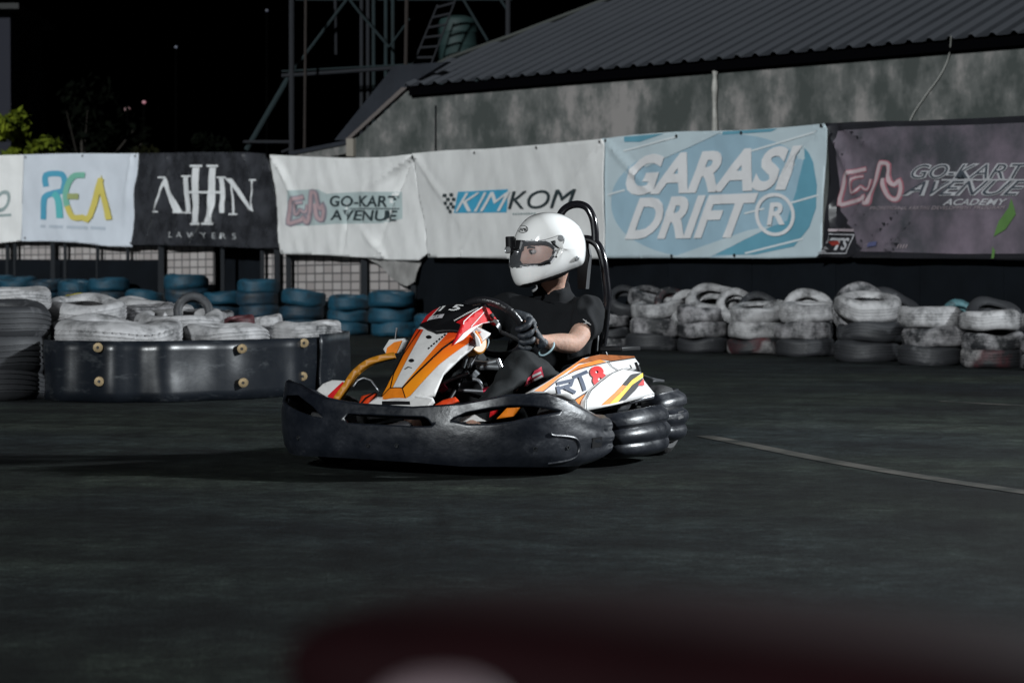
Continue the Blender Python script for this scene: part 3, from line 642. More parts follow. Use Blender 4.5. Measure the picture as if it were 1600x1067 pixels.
bar('post', [(794, -20), (794, 75)], 8, M_t2, TZ + .5)
post(760, 60, 5, M_t1, TZ + 1.5); post(690, 100, 6, M_t1, TZ + 1.2); post(745, 100, 6, M_t1, TZ + 1.2)
ld = thing('ladder', base(650), 'slanting steel ladder leaning beside the teal tank', 'ladder')
rl, rr = [(684, 8), (646, 100)], [(712, 0), (674, 100)]
bar('rail', rl, 3, M_t2, TZ - .2, ld); bar('rail', rr, 3, M_t2, TZ - .2, ld)
for k in range(6):
    q = .05 + k * .17; a = (rl[0][0] + (rl[1][0] - rl[0][0]) * q, rl[0][1] + (rl[1][1] - rl[0][1]) * q); b = (rr[0][0] + (rr[1][0] - rr[0][0]) * q, rr[0][1] + (rr[1][1] - rr[0][1]) * q)
    bar('rung', [a, b], 4, M_t2, TZ - .2, ld)
c = P(716, 95, TZ + .9)
bm = bmesh.new(); r = 32 / F * TZ; hh = 68 / F * TZ
lathe(bm, [(0, 0), (r * .97, 0), (r, .04), (r, hh * .3), (r * 1.02, hh * .32), (r, hh * .34), (r, hh * .62), (r * 1.02, hh * .64), (r, hh * .66), (r, hh * .85), (r * .9, hh * .95), (r * .45, hh * 1.03), (0, hh * 1.04)], Matrix.Translation((0, 0, 0)), 32)
bm.transform(Matrix.Translation(c))
o = obj('water_tank', bm, mat('teal plastic tank', (.009, .030, .029), .7, var=.3, vscale=2), None, origin=c); tag(o, 'teal round water tank up beside the ladder', 'water tank')

# ------------------------------------------------------------------ far left: house corner, trees, lights
bm = bmesh.new(); c = P(-40, HZ, 60); c.z = 0
hs = thing('house', c, 'dim house corner at the upper left edge of the photo', 'house')
x1 = P(16, 60, 60).x; x0 = x1 - 4
box(bm, (x0, 60, 0), (x1, 64, P(0, 20, 60).z)); obj('wall', bm, mat('dim plaster', (.011, .012, .02), .9), hs, False)
bm = bmesh.new(); z0 = P(0, 18, 60).z; box(bm, (x0 - .4, 59.5, z0 + .004), (x1 + .35, 64.4, z0 + .16)); obj('roof', bm, mat('dim roof', (.02, .02, .02), .8), hs, False)
bm = bmesh.new(); x2 = P(38, 60, 61).x; box(bm, (x1 + .003, 61, 0), (x2, 63.8, P(0, 86, 61).z)); obj('annex', bm, mat('dim annex plaster', (.006, .009, .012), .9), hs, False)
bm = bmesh.new(); box(bm, (x0 + 1, 59.96, 5.6), (x0 + 2, 59.99, 6.8)); obj('window', bm, M_ink, hs, False)
def leafmat(name, c1, c2):
    return mat(name, c1, .8, col2=c2, vscale=2.5, spec=.05)
def tree(label, px, topy, z, wpx, mleaf, n, seed, leaf=.10, squash=1.0, lower=.35):
    rnd = random.Random(seed); b = base(px, z); H = P(px, topy, z).z; rad = wpx / 2 / F * z
    t = thing('tree', b, label, 'tree', group='trees behind the banners')
    bm = bmesh.new(); tube(bm, [b, b + Vector((.05, 0, H * .4)), b + Vector((-.05, .05, H * .75))], lambda q: .12 * (1 - .7 * q), 8)
    for k in range(6):
        a = rnd.uniform(0, 6.28); st = b + Vector((0, 0, H * rnd.uniform(.35, .6)))
        tube(bm, [st, st + Vector((math.cos(a) * rad * .35, math.sin(a) * rad * .35, H * .12)), st + Vector((math.cos(a) * rad * .7, math.sin(a) * rad * .7, H * .25))], lambda q: .05 * (1 - .7 * q), 6, 3)
    obj('trunk', bm, mat('bark', (.03, .025, .02), .9), t)
    bm = bmesh.new(); cl = []
    cz = H * (1 + lower) / 2; hz = H * (1 - lower) / 2
    for k in range(26):
        a = rnd.uniform(0, 6.28); rr_ = rnd.uniform(.2, .95) ** .6; zz = rnd.uniform(-1, .9)
        q = math.sqrt(max(0.05, 1 - zz * zz)); cl.append((b + Vector((math.cos(a) * rad * rr_ * q, math.sin(a) * rad * rr_ * q, cz + hz * zz * .88)), rad * rnd.uniform(.16, .34)))
    for k in range(n):
        c, r_ = cl[k % len(cl)]
        d = Vector((rnd.gauss(0, 1), rnd.gauss(0, 1), rnd.gauss(0, .7))); d = d.normalized() * r_ * rnd.uniform(.3, 1.1) + c
        nn = Vector((rnd.gauss(0, 1), rnd.gauss(0, 1), rnd.gauss(0.6, .7))).normalized(); x = nn.orthogonal().normalized(); y = nn.cross(x)
        an = rnd.uniform(0, 6.28); x, y = x * math.cos(an) + y * math.sin(an), y * math.cos(an) - x * math.sin(an); L_ = leaf * rnd.uniform(.6, 1.3)
        bm.faces.new([bm.verts.new(d + x * L_), bm.verts.new(d + y * L_ * .45), bm.verts.new(d - x * L_), bm.verts.new(d - y * L_ * .45)])
    obj('crown', bm, mleaf, t, False)
lit = leafmat('yellow green leaves', (.15, .18, .015), (.02, .035, .006)); dkl = leafmat('unlit leaves', (.0025, .004, .0018), (.001, .0015, .001)); mid = leafmat('dim olive leaves', (.014, .014, .005), (.002, .003, .0015))  # lit, dim and unlit foliage painted as separate leaf colours
tree('yellow green lit tree at the left edge above the cut off banner', 5, 160, 46, 120, lit, 3600, 1, .13)
tree('low yellow green bush tree beside the lit tree, left of the REA letters', 66, 196, 46, 100, lit, 1700, 2, .11)
tree('dark tree with olive tips behind the REA and AHHN banners', 215, 215, 50, 120, mid, 1500, 3, .12)
tree('dark tree just above the letters of the AHHN banner', 325, 200, 52, 110, dkl, 1500, 4, .12)
tree('tall near black tree in the dark between lit tree and tower', 130, 120, 75, 260, dkl, 2600, 5, .2)
def lamp_far(label, px, py, z, rpx, col, st):
    b = base(px, z); t = thing('street_lamp', b, label, 'street lamp', group='far small lamps in the dark')
    p = P(px, py, z); bm = bmesh.new(); tube(bm, [b, p - Vector((0, 0, .1))], .06, 8, 0); obj('pole', bm, mat('dark lamp pole', (.0012, .0012, .0012), 1.0, spec=0), t)
    m = bpy.data.materials.new('lamp glow'); m.use_nodes = True; q = m.node_tree.nodes['Principled BSDF']; q.inputs['Emission Color'].default_value = (*col, 1); q.inputs['Emission Strength'].default_value = st; q.inputs['Base Color'].default_value = (0.1, .1, .1, 1)
    bm = bmesh.new(); r = rpx / F * z; ell(bm, p, r, r, r * .8, None, 12, 8); obj('lamp_head', bm, m, t)
lamp_far('larger pinkish far lamp low in the dark above REA', 199, 171, 90, 4.5, (1, .55, .6), .22)
lamp_far('smaller reddish far lamp just right of the larger pink one', 225, 160, 90, 3, (1, .4, .5), .35)
lamp_far('tiny bluish far lamp high in the dark', 275, 74, 110, 2.4, (.6, .7, 1), .1)
lamp_far('tiny dim far lamp near the tower top', 417, 17, 110, 2.5, (.5, .6, 1), .05)

# ------------------------------------------------------------------ tyres
def tyre_mesh(name, Rr, wd, tread=0, seg=72):
    bm = bmesh.new(); h = wd / 2; ri = Rr * .58
    prof = [(ri, -h * .55), (ri + .004, -h * .8), (ri + .02, -h * .9), (Rr * .72, -h * 1.02), (Rr * .84, -h * 1.0), (Rr * .93, -h * .9), (Rr * .975, -h * .72), (Rr * .99, -h * .6)]
    for g in (-.45, -.15, .15, .45): prof += [(Rr, h * (g - .07)), (Rr - .006, h * (g - .05)), (Rr - .006, h * (g + .03)), (Rr, h * (g + .05))]
    prof += [(Rr * .99, h * .6), (Rr * .975, h * .72), (Rr * .93, h * .9), (Rr * .84, h), (Rr * .72, h * 1.02), (ri + .02, h * .9), (ri + .004, h * .8), (ri, h * .55), (ri + .035, h * .35), (Rr * .9, h * .25), (Rr * .9, -h * .25), (ri + .035, -h * .35), (ri, -h * .55)]
    rings = lathe(bm, prof, Matrix(), seg)
    for i, (r, z) in enumerate(prof[:-13]):
        if r > Rr * .92:
            for k in range(seg):
                v = rings[i][k]
                if tread and k % 3 == 0 and abs(z) > h * .3: v.co.x *= (1 - .028); v.co.y *= (1 - .028)
                elif k % 2 == 0 and abs(z) > h * .55: v.co.x *= .992; v.co.y *= .992
    for v in bm.verts:
        q = 1 + .012 * noise.noise(v.co * 3); v.co.x *= q; v.co.y *= q; v.co.z *= 1 + .32 * noise.noise(v.co * 2.6 + Vector((3, 1, 5))); v.co.z += .026 * noise.noise(Vector((v.co.x * 4, v.co.y * 4, 9)))
    bmesh.ops.recalc_face_normals(bm, faces=bm.faces)
    me = bpy.data.meshes.new(name); bm.to_mesh(me); bm.free()
    for p in me.polygons: p.use_smooth = True
    me.set_sharp_from_angle(angle=R(50))
    return me
TM_ = {'n': tyre_mesh('tyre', .28, .17), 'b': tyre_mesh('tyre', .29, .19), 't': tyre_mesh('tyre', .37, .16, 1, 150)}
tcache = {}
def tyre(loc, m, label, group, kind='n', rot=(0, 0, 0), scale=1.0):
    k = (kind, m.name)
    if k not in tcache:
        me = TM_[kind].copy(); me.materials.append(m); tcache[k] = me
    o = bpy.data.objects.new('tyre', tcache[k]); C.objects.link(o); o.location = loc
    o.rotation_euler = rot; o.scale = (scale,) * 3
    tag(o, label, 'tyre', group); return o
rt = random.Random(11)
# right tyre wall: (px centre, width px, ground y, [materials bottom..top])
RW = [(958, 56, 540, ['w', 'd', 'w']), (1024, 86, 543, ['d', 'w', 'W']), (1102, 80, 548, ['d', 'w', 'w']), (1179, 86, 551, ['r', 'W', 'W']), (1260, 92, 556, ['d', 'w', 'W']),
      (1360, 104, 565, ['d', 'd', 'W']), (1457, 100, 571, ['d', 'w', 'W']), (1549, 96, 575, ['r', 'w', 'W']), (1640, 96, 580, ['w', 'w', 'W'])]
MM = {'w': T_worn, 'W': T_white, 'd': T_dark, 'k': T_dark, 'r': T_red, 'b': T_blue, 'B': T_bluedk, 't': T_teal}
names = {'w': 'worn white', 'W': 'white painted', 'd': 'black scuffed', 'k': 'black scuffed', 'r': 'red stained', 'b': 'blue', 'B': 'dull blue', 't': 'teal'}
ordn = ['leftmost', 'second', 'third', 'fourth', 'fifth', 'sixth', 'seventh', 'eighth', 'ninth', 'tenth', 'eleventh', 'twelfth']
lev = ['bottom', 'middle', 'top', 'fourth']
for i, (x, wpx, gy, st) in enumerate(RW):
    g = G(x, gy); Yc = min(g.y + .2, wz(x) - .75); sc = wpx / F * Yc / .56; hgt = .17 * sc * .93
    tops = {0: 0}
    for j, c in enumerate(st):
        p = P(x + rt.uniform(-5, 5), HZ, Yc); p.z = hgt * (j + .5) + .003
        tl = 0 if j < 2 else rt.uniform(-.05, .1)
        if j == 2: p.z += .02
        if i == 5 and j == 2: tl = -.26; p.z += .05
        tyre(p, MM[c], '%s %s tyre in the %s stack from the left, right wall' % (lev[j], names[c], ordn[i].replace('leftmost', 'first')), 'tyres of the right hand tyre wall', rot=(rt.uniform(-.04, .04), tl, rt.uniform(0, 6)), scale=sc)
# leaning tyres on and behind the right wall: px, py centre, width px, mat, tilt about x, tilt y
LEAN = [(978, 486, 60, 'd', .7, .1, 'black scuffed tyre behind the first stack of the right wall'),
        (1022, 484, 82, 'w', .22, .16, 'white smeared tyre draped askew over the second stack'),
        (1050, 490, 56, 'r', .95, -.1, 'dark red tyre leaning between second and third stack'),
        (1076, 494, 64, 'W', 1.15, .1, 'white tyre edge rising behind the third stack'),
        (1113, 488, 84, 'W', .55, -.1, 'white tyre slumped with dark hole over the third stack'),
        (1150, 494, 62, 'W', .9, .1, 'white tyre edge rising behind the fourth stack at its left'),
        (1186, 500, 66, 'd', .8, .15, 'dark tyre slanting behind the middle of the fourth stack'),
        (1218, 508, 62, 'W', 1.05, .1, 'white tyre edge between fourth and fifth stack'),
        (1262, 503, 82, 'W', .9, -.1, 'white tyre leaning with open hole behind the fifth stack'),
        (1346, 496, 92, 'w', 1.2, .15, 'tall tyre standing upright with black hole, highest on the right wall'),
        (1392, 500, 92, 'd', .55, .22, 'grey black tyre slumped right of the tall upright tyre'),
        (1500, 512, 62, 't', .95, .1, 'dull teal tyre leaning behind the seventh and eighth stack'),
        (1553, 512, 88, 'd', .6, -.1, 'grey black tyre slumped over the eighth stack'), None]
for (x, y, wpx, c, rx, ry, lab) in LEAN[:-1]:
    i = min(range(len(RW)), key=lambda k: abs(RW[k][0] - x)); Yc = min(G(x, RW[i][2]).y + .42, wz(x) - .38); sc = wpx / F * Yc / .56
    p = P(x, y - (16 if rx < 1 else 10), Yc); tyre(p, MM[c], lab, 'tyres leaning on the right hand tyre wall', rot=(rx, ry, rt.uniform(-.2, .2)), scale=sc)
# blue tyre row
BW = [(-8, 64, 4), (30, 62, 4), (70, 60, 4), (118, 60, 4), (170, 64, 4), (226, 62, 3), (290, 70, 4), (347, 64, 3), (404, 66, 4), (474, 70, 3), (545, 64, 3), (614, 74, 3), (676, 62, 2)]
for i, (x, wpx, n) in enumerate(BW):
    Yc = wz(x) - 1.0; sc = wpx / F * Yc / .58
    for j in range(n):
        p = P(x + rt.uniform(-3, 3), HZ, Yc); p.z = .19 * sc * .92 * (j + .5) + (.02 if j == 2 else 0)
        c = 'b' if (j == n - 1 or i > 9) else 'B'
        if i == 2: c = 'B'
        tyre(p, MM[c], '%s %s tyre in the %s stack from the left of the back row' % ({0: 'bottom', n - 1: 'top', 1: 'second'}.get(j, 'third') if n != 3 else ['bottom', 'middle', 'top'][j], names[c], (ordn + ['thirteenth'])[i].replace('leftmost', 'first')), 'blue tyres stacked along the back fence', 'b', rot=(rt.uniform(-.05, .05), rt.uniform(-.05, .05) if j < 2 else rt.uniform(-.12, .12), rt.uniform(0, 6)), scale=sc)

# left tyre island behind the rubber belt
GI = 'tyres of the left tyre island'
def itop(x, y, wpx, Y, m, label, kind='n', rot=(0, 0, 0), below=0):
    base_d = .74 if kind == 't' else (.58 if kind == 'b' else .56)
    sc = wpx / F * Y / base_d; p = P(x, y, Y); tyre(p, m, label, GI, kind, (rot[0], rot[1], rt.uniform(0, 6) if kind != 't' else .3), sc)
    th = {'n': .17, 'b': .19, 't': .16}[kind] * sc
    zb = p.z - th / 2; 
    for k in range(below):
        h2 = zb / below; q = Vector((p.x + rt.uniform(-.02, .02), p.y + .02, zb - h2 * (k + .5)))
        tyre(q, T_dark, ('black tyre under the ' if k == 0 else 'black bottom tyre below the ') + label, GI, 'n', (0, 0, rt.uniform(0, 6)), min(h2 / .17, wpx / F * Y / .56))
itop(183, 522, 203, 13.1, T_white, 'big slotted white tyre at the left of the belt', 't', (.05, 0, 0), 2)
itop(352, 529, 138, 13.35, T_white, 'white tyre behind the middle of the black belt', 'n', (.04, -.02, 0), 2)
itop(480, 522, 108, 14.25, T_white, 'white tyre at the right end of the belt', 'n', (-.02, 0, 0), 2)
itop(280, 509, 140, 13.95, T_white, 'white tyre behind and right of the big slotted one', 'n', (.06, .03, 0), 2)
itop(132, 488, 130, 13.9, T_white, 'open white tyre ring behind the slotted tyre', 'n', (.17, .03, 0), 1)
itop(215, 496, 120, 14.5, T_worn, 'worn grey white tyre behind the slotted tyre', 'n', (.10, -.03, 0), 2)
itop(240, 489, 125, 15.4, T_white, 'back row white tyre left of the dark upright tyre', 'n', (.10, .05, 0), 2)
itop(302, 488, 62, 14.0, T_dark, 'dark upright tyre standing on the island', 'b', (1.35, 0, 0), 0)
itop(374, 503, 48, 14.6, T_maroon, 'small dark red tyre lying among the white ones', 'b', (.15, .05, 0), 2)
itop(413, 504, 58, 15.0, T_white, 'small white tyre ring beside the dark red one', 'n', (.2, 0, 0), 2)
itop(340, 493, 50, 15.5, T_worn, 'small worn tyre behind the dark red one', 'n', (0, 0, 0), 2)
itop(418, 521, 60, 15.0, T_worn, 'worn white tyre between the belt and the small ring', 'n', (0, 0, 0), 2)
itop(130, 468, 56, 15.8, T_yellow, 'yellow tyre behind the open white tyre', 'n', (.0, 0, 0), 0)
itop(500, 512, 66, 15.0, T_white, 'white tyre at the back right end of the island', 'n', (0, 0, 0), 2)
itop(18, 470, 122, 13.6, T_white, 'white tyre on top of the black stack at the left edge', 'n', (.06, .0, 0), 0)
itop(-8, 500, 172, 12.9, T_dark, 'top black tyre of the stack at the left edge', 'b', (0, .04, 0), 0)
itop(-10, 551, 176, 12.9, T_dark, 'middle black tyre of the stack at the left edge', 'b', (0, -.03, 0), 0)
itop(-14, 596, 176, 12.9, T_dark, 'bottom black tyre of the stack at the left edge', 'b', (0, .0, 0), 0)
# belt
bc = thing('belt_barrier', G(250, 627), 'black rubber belt bolted around the white tyre island', 'barrier')
path = [G(66, 625), G(110, 628), G(180, 629.5), G(250, 629), G(340, 626), G(434, 621), G(480, 617), G(510, 613), G(526, 608)]
path[0] = path[0] + Vector((0, .02, 0)); path += [path[-1] + Vector((.03, .35, 0)), path[-1] + Vector((-.05, .7, 0))]
path = smoothpath(path, 8)
for i_, p_ in enumerate(path): p_ += Vector((0, .030 * math.cos(i_ * .62), 0))
def strip(pth, z0f, z1f, nz, offs=0):
    bm = bmesh.new(); rows = []
    for i, p in enumerate(pth):
        d = (pth[min(i + 1, len(pth) - 1)] - pth[max(i - 1, 0)]).normalized(); nn = Vector((d.y, -d.x, 0))
        q = i / (len(pth) - 1)
        rows.append([bm.verts.new(p + nn * (offs + .012 * noise.noise(Vector((i * .13, k * .3, 2)))) + Vector((0, 0, z0f(q) + (z1f(q) - z0f(q)) * k / nz))) for k in range(nz + 1)])
    for i in range(len(rows) - 1):
        for k in range(nz): bm.faces.new((rows[i][k], rows[i + 1][k], rows[i + 1][k + 1], rows[i][k + 1]))
    return bm
def belt_mat():
    m = mat('scuffed black belt', (0.018, 0.022, 0.027), .34, bump=.35, bscale=4, col2=(0.009, 0.011, 0.014), vscale=4)
    n = m.node_tree.nodes; l = m.node_tree.links; b = n['Principled BSDF']
    tc = n.new('ShaderNodeTexCoord'); mp = n.new('ShaderNodeMapping'); mp.inputs['Scale'].default_value = (1.2, 1, 4); l.new(tc.outputs['Object'], mp.inputs[0])
    t = n.new('ShaderNodeTexNoise'); t.inputs['Scale'].default_value = 3.2; t.inputs['Detail'].default_value = 9; t.inputs['Roughness'].default_value = .8; l.new(mp.outputs[0], t.inputs['Vector'])
    r = n.new('ShaderNodeValToRGB'); e = r.color_ramp.elements; e[0].position = .54; e[0].color = (.006, .008, .0115, 1); e[1].position = .74; e[1].color = (.055, .06, .065, 1); l.new(t.outputs[0], r.inputs[0]); l.new(r.outputs[0], b.inputs['Base Color'])
    return m
BM_ = belt_mat()
n0 = int(len(path) * .66)
o = obj('belt_sheet', strip(path[:n0 + 1], lambda q: .004, lambda q: .352, 6), BM_, bc); solid(o, .012, 1)
o = obj('belt_sheet', strip(path[n0 - 2:], lambda q: .006, lambda q: .37, 6, .018), BM_, bc); solid(o, .012, 1)
br = mat('tarnished brass washer', (.30, .22, .12), .6, metal=.4, var=.4, vscale=30)
for x, y in ((153, 543), (155, 596), (378, 545), (380, 598), (475, 536), (473, 588)):
    g = min(path, key=lambda p: abs(800 + p.x / p.y * F - x)); Y = g.y - .035
    c = P(x, y, Y); d = Vector((0.05, -1, 0)).normalized()
    bm = bmesh.new(); q = d.to_track_quat('Z', 'Y').to_matrix().to_4x4()
    lathe(bm, [(0.009, .004), (.009, .012), (.014, .012), (.020, .010), (.026, .009), (.028, .004), (.028, -.03), (0, -.03)], Matrix.Translation(c) @ q, 24)
    w_ = obj('washer', bm, br, bc)
    bm = bmesh.new(); lathe(bm, [(0, .010), (.008, .010), (.0085, 0)], Matrix.Translation(c) @ q, 6); obj('bolt', bm, M_black, w_, False)

# foreground: rounded dark red bodywork right in front of the lens
fgm = mat('dark wine red paint', (.017, .0035, .005), .8, var=.5, vscale=4, spec=.1)
fc = P(1180, HZ, .95); fc.z = 0
ft = thing('barrier_pad', fc, 'out of focus dark wine red rounded pad along the bottom edge', 'barrier pad')
def slab(cx, cz, hx, hy, hz, y0, tilt=0, ex=3.2):
    bm = bmesh.new(); n1, n2 = 64, 24; rows = []
    f = lambda v, e: math.copysign(abs(v) ** (2 / e), v)
    for i in range(n2 + 1):
        ph = -math.pi / 2 + math.pi * i / n2; rows.append([])
        for k in range(n1):
            th = 2 * math.pi * k / n1
            x = hx * f(math.cos(ph), 2.4) * f(math.cos(th), ex); y = hy * f(math.cos(ph), 2.4) * f(math.sin(th), ex); z = hz * f(math.sin(ph), 2.4)
            rows[-1].append(bm.verts.new((cx + x, y0 + y, cz + z - tilt * x - .12 * x * x)))
    for i in range(n2):
        for k in range(n1): bm.faces.new((rows[i][k], rows[i][(k + 1) % n1], rows[i + 1][(k + 1) % n1], rows[i + 1][k]))
    bmesh.ops.remove_doubles(bm, verts=bm.verts[:], dist=1e-5)
    return bm
obj('red_cover', slab(.076, .5300, .134, .055, .026, .55, .10, 2.3), fgm, ft)
obj('black_base', slab(.076, .26, .130, .048, .258, .545, .10, 2.3), mat('matt black rubber pad', (.004, .004, .005), .9, spec=.05), ft)
obj('highlight_patch', slab(-.016, .5310, .018, .012, .019, .484, .0), mat('painted highlight', (.27, .20, .22), .6, var=.3, vscale=30), ft)  # pale colour stands in for a soft highlight on the pad

# ================================================================== go kart
kart = thing('go_kart', KO, 'orange and white racing kart number 15 with scuffed black bumpers', 'go kart', rz=KROT)
def Z1(*pts): return [(420 + x / 3.335, 440 + y / 3.335) for x, y in pts]
def Z2(*pts): return [(740 + x / 3.811, 480 + y / 3.811) for x, y in pts]
def Z3(*pts): return [(740 + x / 4.85, 300 + y / 4.85) for x, y in pts]
def Z4(*pts): return [(620 + x / 4.85, 440 + y / 4.85) for x, y in pts]
def lerp_tab(tab, x):
    if x <= tab[0][0]: return tab[0][1:]
    for a, b in zip(tab, tab[1:]):
        if x <= b[0]:
            t = (x - a[0]) / (b[0] - a[0]); return [p + (q - p) * t for p, q in zip(a[1:], b[1:])]
    return tab[-1][1:]
def guard(uv, ztop, zbot, holes=(), ribs=None, n=12, roll=.035, bulge=.015, NL=14, NU=6):
    pts = smoothpath([Vector((u, v, 0)) for u, v in uv], n); bm = bmesh.new(); rows = []
    N = len(pts)
    tt = [(i, z) for i, z in enumerate(ztop)]; tb = [(i, z) for i, z in enumerate(zbot)]
    cen = sum(pts, Vector()) / N
    for i, p in enumerate(pts):
        x = i / n; d = (pts[min(i + 1, N - 1)] - pts[max(i - 1, 0)]).normalized(); nn = Vector((-d.y, d.x, 0))
        if nn.dot(p - Vector((p.x * .3 if abs(p.y) > .3 else 0.0, 0, 0))) < 0: nn = -nn
        zt = lerp_tab(tt, x)[0]; zb = lerp_tab(tb, x)[0]
        if holes: lo, hi = lerp_tab(holes, x)
        else: lo = hi = (zt + zb) / 2
        ra = lerp_tab(ribs, x)[0] if ribs else 0
        col = []
        def at(z, off): 
            q = p + nn * off; return bm.verts.new(K(q.x, q.y, z))
        def prof(z):
            t = (z - zb) / (zt - zb)
            return bulge * math.sin(math.pi * min(1, max(0, t))) + ra * (abs(math.sin(3 * math.pi * t)) ** .42 - .3) - .012 * max(0, .12 - t) / .12
        col.append(at(zb + .012, -roll)); col.append(at(zb, -roll * .6)); 
        for k in range(NL + 1): z = zb + (lo - zb) * k / NL; col.append(at(z, prof(z)))
        for k in range(NU + 1): z = hi + (zt - hi) * k / NU; col.append(at(z, prof(z)))
        col.append(at(zt + .006, -.010)); col.append(at(zt + .005, -roll * .6)); col.append(at(zt - .006, -roll)); col.append(at(zt - .04, -roll * 1.1))
        rows.append((col, hi - lo))
    gap = 2 + NL
    for (A, ha), (B, hb) in zip(rows, rows[1:]):
        for k in range(len(A) - 1):
            if k == gap and (ha > 1e-4 or hb > 1e-4): continue
            bm.faces.new((A[k], B[k], B[k + 1], A[k + 1]))
    bmesh.ops.remove_doubles(bm, verts=bm.verts[:], dist=2e-5)
    bm.faces.ensure_lookup_table()
    return bm
FB = [(.22, -.56), (.40, -.585), (.56, -.575), (.68, -.52), (.77, -.42), (.83, -.28), (.85, -.12), (.85, .1), (.82, .28), (.76, .42), (.65, .525), (.50, .575), (.35, .572), (.22, .55), (.15, .50)]
ft_ = [.22, .26, .295, .31, .302, .262, .243, .236, .25, .28, .284, .232, .196, .186, .17]
fb_ = [.06, .055, .05, .05, .05, .055, .055, .05, .04, .04, .035, .03, .035, .05, .06]
HO = [(0, .15, .15), (3.0, .235, .235), (3.4, .235, .262), (4.2, .214, .268), (4.8, .198, .232), (5.15, .195, .195), (5.75, .195, .195), (5.82, .18, .212), (7.3, .176, .208), (7.42, .18, .18),
      (7.8, .2, .2), (8.1, .188, .226), (8.6, .188, .240), (9.1, .196, .250), (9.6, .212, .246), (10.3, .225, .225), (14, .12, .12)]
o = obj('front_bumper', guard(FB, ft_, fb_, HO, [(0, .0), (1, .004), (3, 0), (10.5, 0), (11.4, .010), (12.2, .014), (14, .014)]), M_bump, kart)
solid(o, .012, -1)
fbump = o
def on(px, py, Y): return P(px, py, Y)
for x, y, r in ((575, 696, 3.4), (620, 696, 3.4), (466, 684, 4), (836, 701, 3.6), (887, 699, 3.2), (700, 680, 3)):
    pass
o = obj('side_guard', guard([(.17, .47), (.15, .55), (.05, .595), (-.12, .595), (-.25, .57), (-.31, .51), (-.33, .43)], [.18, .19, .2, .205, .205, .20, .19], [.04, .03, .03, .03, .03, .035, .04], ribs=[(0, .011), (1, .016), (6, .014)]), M_bump, kart); solid(o, .012, -1)
o = obj('side_guard', guard([(.17, -.47), (.15, -.53), (.05, -.57), (-.12, -.58), (-.26, -.56), (-.32, -.5), (-.34, -.43)], [.18, .19, .2, .205, .205, .20, .19], [.04, .03, .03, .03, .03, .035, .04], ribs=[(0, .011), (1, .016), (6, .014)]), M_bump, kart); solid(o, .012, -1)
o = obj('rear_guard', guard([(-.30, .45), (-.34, .51), (-.42, .53), (-.52, .525), (-.60, .47), (-.65, .38), (-.66, .15), (-.66, -.15), (-.65, -.38), (-.61, -.48), (-.54, -.54), (-.43, -.545), (-.35, -.52)],
        [.22, .235, .245, .25, .25, .25, .25, .25, .25, .25, .25, .24, .22], [.07, .06, .055, .055, .06, .06, .06, .06, .06, .06, .06, .06, .07], ribs=[(0, .018), (1, .024), (4, .024), (6, .01), (12, .02)]), M_bump, kart); solid(o, .012, -1)
# raycast helper on built meshes
from mathutils.bvhtree import BVHTree
def bvh(o):
    me = o.data; M = wm(o); return BVHTree.FromPolygons([M @ v.co for v in me.vertices], [list(p.vertices) for p in me.polygons])
def hit(tree_, px, py):
    d = ray(px, py).normalized(); h = tree_.ray_cast(CAM, d)
    if h[0] is None:
        h = tree_.find_nearest(P(px, py, 8.25)); return h[0], (CAM - h[0]).normalized()
    n = h[1]; n = n if n.dot(d) < 0 else -n
    return h[0], n
rg_tree = bvh(o)
fb_tree = bvh(fbump)
for x, y, r in ((575, 696, .007), (620, 696, .007), (466, 684, .008), (836, 701, .008), (887, 699, .007)):
    c, n = hit(fb_tree, x, y); bm = bmesh.new(); q = n.to_track_quat('Z', 'Y').to_matrix().to_4x4()
    lathe(bm, [(0, .001), (r * .5, .001), (r * .6, .004), (r, .004), (r * 1.1, .001), (r * 1.1, -.004)], Matrix.Translation(c) @ q, 16); obj('rivet', bm, M_black, kart)
def vent(name, pts, tree_, m, lift=.003, th=.004, parent=kart):
    bm = bmesh.new(); vs = [];
    for p in pts:
        c, n = hit(tree_, *p); vs.append(bm.verts.new(c + n * lift))
    bm.faces.new(vs); o = obj(name, bm, m, parent, False); return o
vent('bumper_vent', [(925, 684), (940, 682), (939, 697), (924, 700)], fb_tree, M_ink)
vent('guard_vent', Z2((1217, 626), (1249, 616), (1247, 656), (1215, 667)), rg_tree, M_ink)
# moulded pocket line on the near bumper side
bm = bmesh.new(); pl = []
for p in Z2((455, 745), (470, 762), (560, 770), (610, 785), (630, 830), (615, 880), (560, 910), (440, 930)):
    c, n = hit(fb_tree, *p); pl.append(c + n * .001)
tube(bm, pl, .005, 8, 4); obj('bumper_moulding', bm, M_bump, kart)

# chassis, floor
M_frame = mat('chassis tube black', (.02, .02, .022), .35, metal=.6)
bm = bmesh.new()
for v in (-.3, .3): tube(bm, [K(.72, v * .6, .08), K(.5, v, .08), K(0, v * 1.1, .08), K(-.6, v, .09)], .014, 10, 5)
for u in (.6, .2, -.3, -.55): tube(bm, [K(u, -.3, .08), K(u, .3, .08)], .014, 10, 0)
tube(bm, [K(-.48, -.5, .14), K(-.48, .5, .14)], .02, 12, 0)
for v in (-1, 1):
    tube(bm, [K(.1, .3 * v, .1), K(.12, .50 * v, .12), K(-.28, .50 * v, .12), K(-.3, .3 * v, .1)], .012, 10, 3)
    tube(bm, [K(.6, .15 * v, .10), K(.8, .2 * v, .14), K(.8, .0, .14)], .012, 10, 3)
obj('chassis', bm, M_frame, kart)
bm = bmesh.new(); kbox(bm, (-.3, -.28, .055), (.7, .28, .062)); obj('floor_tray', bm, M_frame, kart, False)
bm = bmesh.new(); kbox(bm, (-.5, -.5, .10), (-.12, -.22, .30)); o = bevel(obj('engine_cover', bm, M_black, kart), .03, 3)
